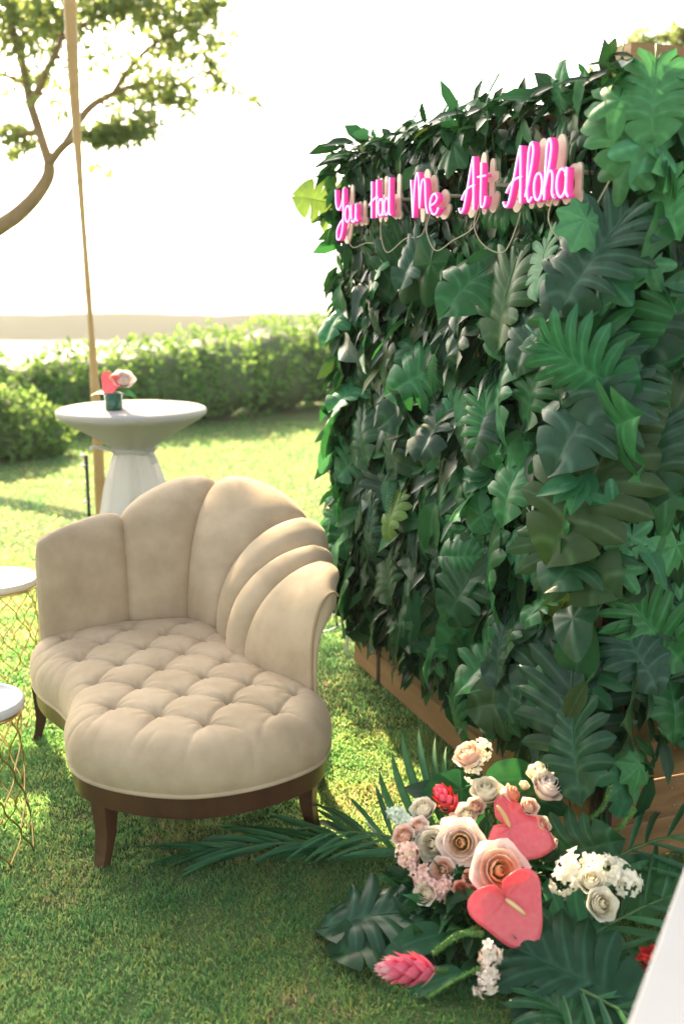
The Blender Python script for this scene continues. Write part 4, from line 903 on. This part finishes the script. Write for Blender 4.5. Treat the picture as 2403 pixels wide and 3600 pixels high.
def spike(path):
    c = catmull(path, 10); V, F = sweep(list(c), .0038, 6); o0 = obj('green_spike', mesh('green_spike', V, F), tube_g, fa); V, F = [], []
    for k in range(len(c) * 12):
        f = random.random() * (len(c) - 1.01); i = int(f); q = Vector(c[i]) * (1 - f + i) + Vector(c[i + 1]) * (f - i); t = (Vector(c[i + 1]) - Vector(c[i])).normalized()
        d_ = Vector((random.gauss(0, 1), random.gauss(0, 1), random.gauss(0, 1))); d_ = (d_ - t * d_.dot(t)).normalized(); u = t.cross(d_); o = len(V)
        V += [q + u * .0028, q - u * .0028, q + t * .0035, q + d_ * .0095 + t * .003]; F += [(o, o + 1, o + 3), (o + 1, o + 2, o + 3), (o + 2, o, o + 3)]
    b = obj('buds', mesh('buds', V, F, False), tube_g, o0); b['kind'] = 'stuff'
spike([(.48, 2.45, .16), (.58, 2.50, .22), (.62, 2.47, .24), (.66, 2.45, .28), (.70, 2.45, .32), (.715, 2.45, .38)])
spike([(.52, 2.42, .15), (.61, 2.45, .20), (.66, 2.42, .22), (.72, 2.42, .25), (.75, 2.42, .29), (.775, 2.42, .33)])
spike([(.345, 2.24, .10), (.32, 2.19, .13), (.27, 2.15, .13), (.22, 2.13, .11)]); spike([(.345, 2.19, .12), (.33, 2.16, .14), (.28, 2.14, .155), (.23, 2.12, .13)]); spike([(.36, 2.12, .09), (.28, 2.08, .08), (.20, 2.05, .05)])
# foliage of the arrangement
def leaflet_mesh(droop, n=9):
    V = []
    for i in range(n):
        t = i / (n - 1); w = .036 * (math.sin(math.pi * min(1, .06 + t * .94)) ** .6) if i < n - 1 else .001
        for f in (-1, 0, 1): V.append((w * f, t * (1 - droop * .15 * t), -droop * t * t * .5 + .9 * w * abs(f)))
    return mesh('leaflet', V, grid_faces(n, 3), True, {'vein': [1, 0, 1] * n})
LF = [leaflet_mesh(.2), leaflet_mesh(.7), leaflet_mesh(1.3)]
def palm(path, nrm, n, L, ang, label=None, side=(1, -1), dk=1, start=.12):
    c = catmull(path, 10); fr_ = obj('palm_frond', mesh('palm_frond', *sweep(list(c), list(np.linspace(.006, .002, len(c))), 6)), stemg, fa)
    if label: fr_['label'] = label
    nrm = Vector(nrm).normalized()
    for k in range(n):
        f = start + (1 - start) * k / (n - 1); i = min(int(f * (len(c) - 1)), len(c) - 2); q = Vector(c[i]); t = (Vector(c[i + 1]) - q).normalized()
        for s in side:
            sd_ = t.cross(nrm).normalized() * s; a = R(ang) * (1.1 - .55 * f) * random.uniform(.85, 1.15); y = t * math.cos(a) + sd_ * math.sin(a) + nrm * random.uniform(-.06, .12)
            l = L * (.65 + .5 * math.sin(math.pi * (.2 + .7 * f))) * random.uniform(.88, 1.1); obj('leaflet', random.choice(LF[:2]) if dk == 1 else LF[dk], L_palm, fr_, basis(q, y, nrm + sd_ * random.uniform(-.5, .5), l))
palm([(.22, 2.60, .05), (.05, 2.70, .06), (-.15, 2.73, .045), (-.32, 2.725, .03), (-.42, 2.72, .025)], (0, -.25, 1), 15, .28, 24)
palm([(.30, 2.50, .08), (.16, 2.60, .13), (.05, 2.66, .12), (-.06, 2.70, .09)], (0, -.4, 1), 8, .20, 45)
pf = obj('palm_frond', mesh('palm_frond', *sweep(catmull([(.34, 2.48, .06), (.30, 2.54, .12), (.29, 2.58, .19)], 5), .005, 6)), stemg, fa); pf['label'] = 'palm frond standing up behind the white roses'
for a_, b_ in (((.29, 2.55, .14), (.10, 2.76, .38)), ((.27, 2.54, .12), (.07, 2.76, .31)), ((.30, 2.57, .17), (.16, 2.74, .40)), ((.24, 2.53, .10), (.03, 2.76, .25)), ((.30, 2.58, .19), (.22, 2.75, .38)), ((.31, 2.58, .19), (.26, 2.74, .36))):
    a_, b_ = Vector(a_), Vector(b_); obj('leaflet', LF[1], L_palm, pf, basis(a_, (b_ - a_) + Vector((0, 0, .05)), Vector((-.5, -.8, .4)), (b_ - a_).length * 1.08))
palm([(.50, 2.16, .05), (.62, 2.22, .09), (.78, 2.30, .12), (.95, 2.40, .11)], (-.1, -.45, 1), 9, .30, 50)
palm([(.45, 2.14, .05), (.56, 2.05, .07), (.68, 1.97, .05), (.80, 1.90, .03)], (0, -.2, 1), 9, .27, 55)
palm([(.62, 2.42, .08), (.78, 2.50, .15), (.95, 2.56, .17), (1.1, 2.60, .15)], (0, -.3, 1), 8, .24, 48)
def aleaf(loc, y, z, size, kind, m): obj('leaf', kind, LM[m], fa, basis(loc, y, z, size))
aleaf((.22, 2.33, .09), (-1, -.02, -.10), (-.1, -.15, 1), .30, SEL[0], 'dark'); aleaf((.20, 2.28, .06), (-.95, -.22, -.05), (0, -.2, 1), .24, MON[0], 'dark')
aleaf((.44, 2.15, .10), (.85, -.52, -.12), (-.15, -.55, 1), .32, MON[0], 'dark'); aleaf((.42, 2.24, .10), (1, -.12, -.05), (-.1, -.5, 1), .30, MON[2], 'mid'); aleaf((.47, 2.05, .06), (.5, -.8, -.1), (.1, -.3, 1), .26, SEL[1], 'dark')
aleaf((.34, 2.62, .28), (-.4, -.3, .1), (-.1, -.7, .8), .15, POT[0], 'mid'); aleaf((.40, 2.62, .30), (.8, .0, .15), (0, -.7, .7), .22, SIM[1], 'mid'); aleaf((.47, 2.56, .30), (.9, -.1, -.2), (0, -.8, .6), .2, SIM[0], 'dark')
aleaf((.33, 2.60, .25), (-.9, .1, .3), (0, -.8, .6), .16, SIM[1], 'dark'); aleaf((.80, 2.40, .10), (.8, .2, .3), (-.3, -.8, .5), .16, POT[0], 'light'); aleaf((.55, 2.42, .20), (.5, -.2, .2), (0, -1, .4), .2, MON[3], 'dark')
aleaf((.70, 2.45, .12), (.9, .1, .1), (0, -.8, .6), .24, SIM[2], 'mid'); aleaf((.26, 2.22, .10), (-.8, -.3, .05), (0, -.6, .8), .16, SIM[1], 'mid'); aleaf((.30, 2.14, .05), (-.9, -.2, -.05), (0, -.3, 1), .2, SIM[2], 'mid')
items = []
for _ in range(620):
    t = random.random(); a = random.uniform(0, 6.28); r_ = math.sqrt(random.random())
    P = Vector((.40 + .27 * r_ * math.cos(a), 2.40 + .20 * r_ * math.sin(a), 0)); top = .04 + .26 * (1 - r_ * r_) + .10 * max(0, (P.y - 2.42) / .2); P.z = top * random.uniform(.2, .74)
    out = Vector((math.cos(a) * r_, math.sin(a) * r_ - .25, .5 + random.uniform(-.3, .4))); items.append((P, out + Vector((random.gauss(0, .5), random.gauss(0, .5), random.gauss(0, .4))), UP + Vector((random.gauss(0, .5), random.gauss(-.4, .5), .2)), random.uniform(.05, .12), random.uniform(.018, .045), random.choices([0, 1, 2], [45, 40, 15])[0]))
leaf_cloud('foliage', items, [L_dark, L_mid, L_palm], fa)
# small centrepiece on the cocktail table
vz = empty('flower_vase', (-1.115, 4.90, 1.087), 'small dark green vase of coral and pale flowers on the white table', 'vase')
gl = mat('leaf_wrapped_glass', (.01, .09, .045), .15, spec=.6)
obj('vessel', mesh('vessel', *lathe([(.0001, 0), (.040, 0), (.042, .01), (.043, .085), (.038, .085), (.036, .02), (.0001, .02)], 28, (-1.115, 4.90, 1.087))), gl, vz)
anthurium((-1.115, 4.88, 1.235), (-.3, -.1, -.8), (-.2, -.8, .4), .085, (.2, -.4, .4), .04, .2, parent=vz, root=(-1.115, 4.90, 1.11))
rose((-1.06, 4.89, 1.235), (.2, -.6, .7), .052, (P_blush,) * 3, .9, vz)
obj('leaf', SIM[1], L_light, vz, basis((-1.13, 4.90, 1.17), (-.9, -.1, .25), (0, -.5, 1), .10)); obj('leaf', SIM[1], L_mid, vz, basis((-1.08, 4.90, 1.17), (.9, -.1, .1), (0, -.5, 1), .08))

# ------------------------------------------------------------------ hedge and shrubs
def bush(name, blobs, n, L, mats, w, label, cat, group=None, loc=None):
    o = empty(name, loc or (blobs[0][0], blobs[0][1], 0), label, cat, group); items = []; core = []
    tot = sum(b[3] * b[5] for b in blobs)
    for cx, cy, cz, rx, ry, rz in blobs:
        V = []; 
        for i in range(15):
            for j in range(8):
                th = 2 * math.pi * i / 14; ph = math.pi * j / 7; q = Vector((math.cos(th) * math.sin(ph), math.sin(th) * math.sin(ph), math.cos(ph))); k = .78 + .16 * mnoise.noise(q * 2.5 + Vector((cx, cy, cz)))
                V.append((cx + q.x * rx * k, cy + q.y * ry * k, max(.0, cz + q.z * rz * k)))
        core.append((V, grid_faces(15, 8)))
        for _ in range(int(n * rx * rz / tot)):
            q = Vector((random.gauss(0, 1), random.gauss(-.35, 1), random.gauss(.25, 1))).normalized(); k = random.uniform(.80, 1.04) + .16 * mnoise.noise(q * 2.5 + Vector((cx, cy, cz)))
            P = Vector((cx + q.x * rx * k, cy + q.y * ry * k, cz + q.z * rz * k))
            if P.z < .04: continue
            for _k in range(3):
                d_ = (q + Vector((random.gauss(0, .7), random.gauss(0, .7), random.gauss(.15, .6)))); items.append((P, d_, q + Vector((random.gauss(0, .5), random.gauss(0, .5), .4)), L * random.uniform(.7, 1.2), L * w * random.uniform(.8, 1.2), random.choices(range(len(mats)), mats and [6, 3, 1][:len(mats)])[0]))
    c_ = obj('light_block_core', mesh('light_block_core', *join(core)), L_core, o); c_['kind'] = 'stuff'  # solid dark lumps added inside the leaves to block light
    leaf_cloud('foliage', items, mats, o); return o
HB = [(-4.9, 11.6, .38, 1.0, .8, .50), (-3.9, 11.7, .42, .8, .7, .50), (-3.1, 12.0, .44, .8, .7, .56), (-2.4, 12.5, .44, .75, .7, .62), (-1.7, 13.0, .5, .8, .75, .68), (-1.0, 13.7, .52, .8, .8, .72), (-.3, 14.3, .55, .85, .8, .72), (.6, 14.9, .6, 1.0, .8, .75), (1.8, 15.2, .6, 1.2, .9, .8), (3.2, 15.4, .6, 1.4, 1, .8)]
for b in list(HB): HB.append((b[0] + random.uniform(-.4, .4), b[1] + random.uniform(-.5, .0), random.uniform(.15, .5), .42, .4, random.uniform(.3, .45)))
L_hedge2 = leafmat('hedge_leaf_deep', (.085, .18, .055), .6, .4, (.24, .40, .09), rnd=.12, spec=.15); L_yel = leafmat('hedge_flower_orange', (.75, .30, .03), .5, .3, (.8, .35, .03), rnd=0)
bush('hedge', HB, 6200, .10, [L_hedge, L_hedge2], .42, 'long leafy hedge across the far edge of the lawn', 'hedge')
bush('shrub', [(-3.35, 9.9, .28, .5, .5, .40), (-3.75, 9.7, .30, .55, .5, .42), (-3.05, 10.1, .2, .3, .3, .26)], 1500, .09, [L_hedge, L_hedge2], .42, 'low pale green shrub standing in front of the hedge at its left', 'shrub')

# ------------------------------------------------------------------ trees
def tree(name, label, loc, branches, blobs, leafL, m, widths, group='trees beyond the lawn'):
    o = empty(name, loc, label, 'tree', group); br = []
    for k, (w0_, w1_) in widths.items():
        c = catmull(branches[k], 6); c = [Vector(p) + Vector((0, 0, .02 * vnoise(p[0] * 3, p[2] * 3))) for p in c]; pr = sweep(c, list(np.linspace(w0_, w1_, len(c))), 9)
        if k == 'trunk': obj('trunk', mesh('trunk', *pr), bark, o)
        else: obj('branch', mesh('branch', *pr), bark, o)
    items, tw = [], []
    ends = [Vector(p) for k in branches for p in catmull(branches[k], 4)]
    for cx, cy, cz, rx, rz, n in blobs:
        for _ in range(n):
            for _t in range(40):
                q = Vector((random.uniform(-1, 1), random.uniform(-1, 1), random.uniform(-1, 1)))
                if q.length < 1: break
            P = Vector((cx + q.x * rx, cy + q.y * rz * 1.25, cz + q.z * rz)); e = min(ends, key=lambda x: (x - P).length_squared)
            if random.random() < .22: tw.append(sweep([e, (e + P) / 2 + Vector((0, 0, .03)), P], [.010, .007, .003], 4))
            for _k in range(3):
                d_ = Vector((random.gauss(0, 1), random.gauss(0, 1), random.gauss(-.2, .8))); items.append((P + Vector((random.gauss(0, .03), random.gauss(0, .03), random.gauss(0, .03))), d_, UP + Vector((random.gauss(0, .7), random.gauss(0, .7), 0)), leafL * random.uniform(.7, 1.2), leafL * .5, 0))
    if tw: t_ = obj('twigs', mesh('twigs', *join(tw)), bark, o); t_['kind'] = 'stuff'
    c_ = leaf_cloud('crown', items, [m], o); return o
BRN = {'trunk': [(-6.3, 11.1, -.05), (-6.15, 11.05, .25), (-5.55, 11, .9), (-4.6, 11, 1.80), (-3.9, 11, 2.12), (-3.51, 11, 2.34), (-3.25, 11, 2.54), (-3.08, 11, 2.76), (-3.05, 11, 2.91)],
'b1': [(-3.05, 11, 2.91), (-3.13, 11, 3.23), (-3.2, 11, 3.49), (-3.26, 11.1, 3.71), (-3.34, 11.2, 4.03), (-3.44, 11.3, 4.34), (-3.59, 11.5, 4.77), (-3.9, 11.3, 5.2), (-4.0, 11, 5.6), (-3.8, 11, 6.3), (-3.4, 11, 7.0)],
'b1b': [(-3.2, 11, 3.49), (-3.0, 10.9, 3.76), (-2.8, 10.8, 4.07), (-2.71, 10.7, 4.4), (-2.58, 10.6, 4.68)],
'b2': [(-3.05, 11, 2.91), (-2.84, 10.9, 3.09), (-2.59, 10.8, 3.17), (-2.3, 10.7, 3.12), (-2.08, 10.7, 3.15), (-1.86, 10.6, 3.22)],
'b3': [(-2.84, 10.9, 3.09), (-2.63, 11, 3.42), (-2.37, 11.1, 3.61), (-2.07, 11.2, 3.71), (-1.76, 11.3, 3.71), (-1.44, 11.3, 3.86), (-1.21, 11.3, 3.75)],
'b4': [(-2.37, 11.1, 3.61), (-2.11, 11, 3.9), (-1.83, 11, 4.11), (-1.52, 11, 4.27), (-1.29, 11, 4.44)],
'b5': [(-3.26, 11.1, 3.71), (-3.52, 11.2, 3.82), (-3.82, 11.3, 3.92)], 'b6': [(-2.07, 11.2, 3.71), (-1.89, 11.2, 3.54), (-1.63, 11.3, 3.54)],
'b7': [(-2.8, 10.8, 4.07), (-2.42, 10.7, 4.24), (-2.05, 10.6, 4.34), (-1.81, 10.5, 4.5)], 'b8': [(-3.13, 11, 3.23), (-3.39, 11.1, 3.2), (-3.61, 11.2, 3.13)], 'twig': [(-1.44, 11.3, 3.86), (-1.17, 11.3, 3.73), (-0.89, 11.3, 3.56)]}
BLB = [(-3.39, 11.2, 4.32, 0.44, 0.29, 195), (-2.74, 10.8, 4.30, 0.44, 0.27, 142), (-1.99, 10.7, 4.36, 0.54, 0.22, 150), (-1.52, 11, 4.15, 0.34, 0.37, 135), (-1.34, 11, 4.42, 0.2, 0.15, 45), (-1.35, 11.3, 3.75, 0.24, 0.15, 27), (-2.0, 11.2, 3.75, 0.34, 0.29, 75), (-2.2, 11.1, 3.44, 0.29, 0.22, 42), (-2.3, 10.7, 3.15, 0.37, 0.12, 112), (-1.99, 10.7, 3.23, 0.2, 0.17, 42), (-2.52, 10.9, 4.01, 0.44, 0.29, 39), (-3.47, 11.2, 3.17, 0.29, 0.19, 75), (-3.48, 11.2, 3.69, 0.27, 0.24, 18), (-2.98, 11, 3.53, 0.27, 0.24, 18), (-1.77, 11.3, 3.67, 0.2, 0.15, 33), (-1.78, 11, 4.23, 0.24, 0.29, 45), (-0.99, 11.3, 3.6, 0.15, 0.12, 7), (-1.1, 11, 4.11, 0.12, 0.2, 7), (-2.43, 10.8, 2.87, 0.29, 0.12, 10), (-1.59, 11.3, 3.54, 0.22, 0.11, 18), (-3.09, 11, 3.86, 0.34, 0.29, 37),
 # unseen crown above the frame; clumps added to shade lawn, seat and white table
 (-4.12, 10.9, 5.62, .84, .33, 1150), (-3.25, 10.9, 5.66, .34, .24, 60), (-4.3, 10.9, 6.25, 1.1, .42, 800), (-3.2, 11, 7.0, 1.3, .5, 800), (-5.3, 11, 6.1, .7, .40, 200), (-2.5, 11, 6.7, .7, .4, 160)]
W = {'trunk': (.13, .062), 'b1': (.055, .022), 'b1b': (.045, .012), 'b2': (.05, .012), 'b3': (.045, .010), 'b4': (.03, .008), 'b5': (.03, .01), 'b6': (.022, .008), 'b7': (.028, .008), 'b8': (.03, .01), 'twig': (.012, .004)}
tree('spreading_tree', 'spreading tree with a bent bare trunk and open backlit crown at the upper left', (-6.3, 11.1, 0), BRN, BLB, .115, L_tree, W)
B2 = {'trunk': [(3.6, 11, -.05), (3.55, 11, 1.5), (3.45, 11, 2.8), (3.3, 11, 3.6)], 'c1': [(3.3, 11, 3.6), (3.1, 11, 3.9), (2.85, 11, 3.98)], 'c2': [(3.3, 11, 3.6), (3.4, 11, 3.95), (3.5, 11, 4.2)]}
tree('slender_tree', 'slender tree with yellow-green leaves behind the top right corner of the leaf wall', (3.6, 11, 0), B2, [(3.17, 11, 4.09, .29, .11, 70), (3.43, 11, 4.17, .15, .15, 40), (2.91, 11, 3.99, .15, .08, 16), (2.74, 11, 3.86, .24, .12, 24), (3.7, 11, 3.9, .4, .3, 90)], .09, L_tree, {'trunk': (.07, .035), 'c1': (.03, .01), 'c2': (.025, .008)})

wr = empty('plastic_wrap', (.0, 4.40, 0), 'loose white plastic strips lying on the grass at the far foot of the leaf wall', 'plastic wrap')
wm = mat('white_plastic', (.75, .75, .73), .35)
for P in ([(-.16, 4.47, .20), (-.08, 4.44, .19), (.0, 4.42, .20), (.05, 4.38, .24)], [(-.15, 4.45, .11), (-.06, 4.42, .12), (.03, 4.38, .19)], [(.05, 4.38, .24), (.03, 4.36, .14), (.02, 4.36, .03)]): ribbon(P, .006, wm, 'strip', wr)

# ------------------------------------------------------------------ air: sea haze in one closed box
V, F = box((0, 1640, -2.2), (6600, 3360, 23.4))
hz = bpy.data.materials.new('haze'); hz.use_nodes = True; hn = hz.node_tree.nodes; hn.remove(hn['Principled BSDF'])
pv = hn.new('ShaderNodeVolumePrincipled'); pv.inputs['Color'].default_value = (.95, .95, .95, 1); pv.inputs['Density'].default_value = .0012; pv.inputs['Anisotropy'].default_value = 0
hz.node_tree.links.new(pv.outputs[0], hn['Material Output'].inputs['Volume'])
tag(obj('haze', mesh('haze', V, F, False), hz), 'pale sea haze over the bay', 'haze', kind='stuff')
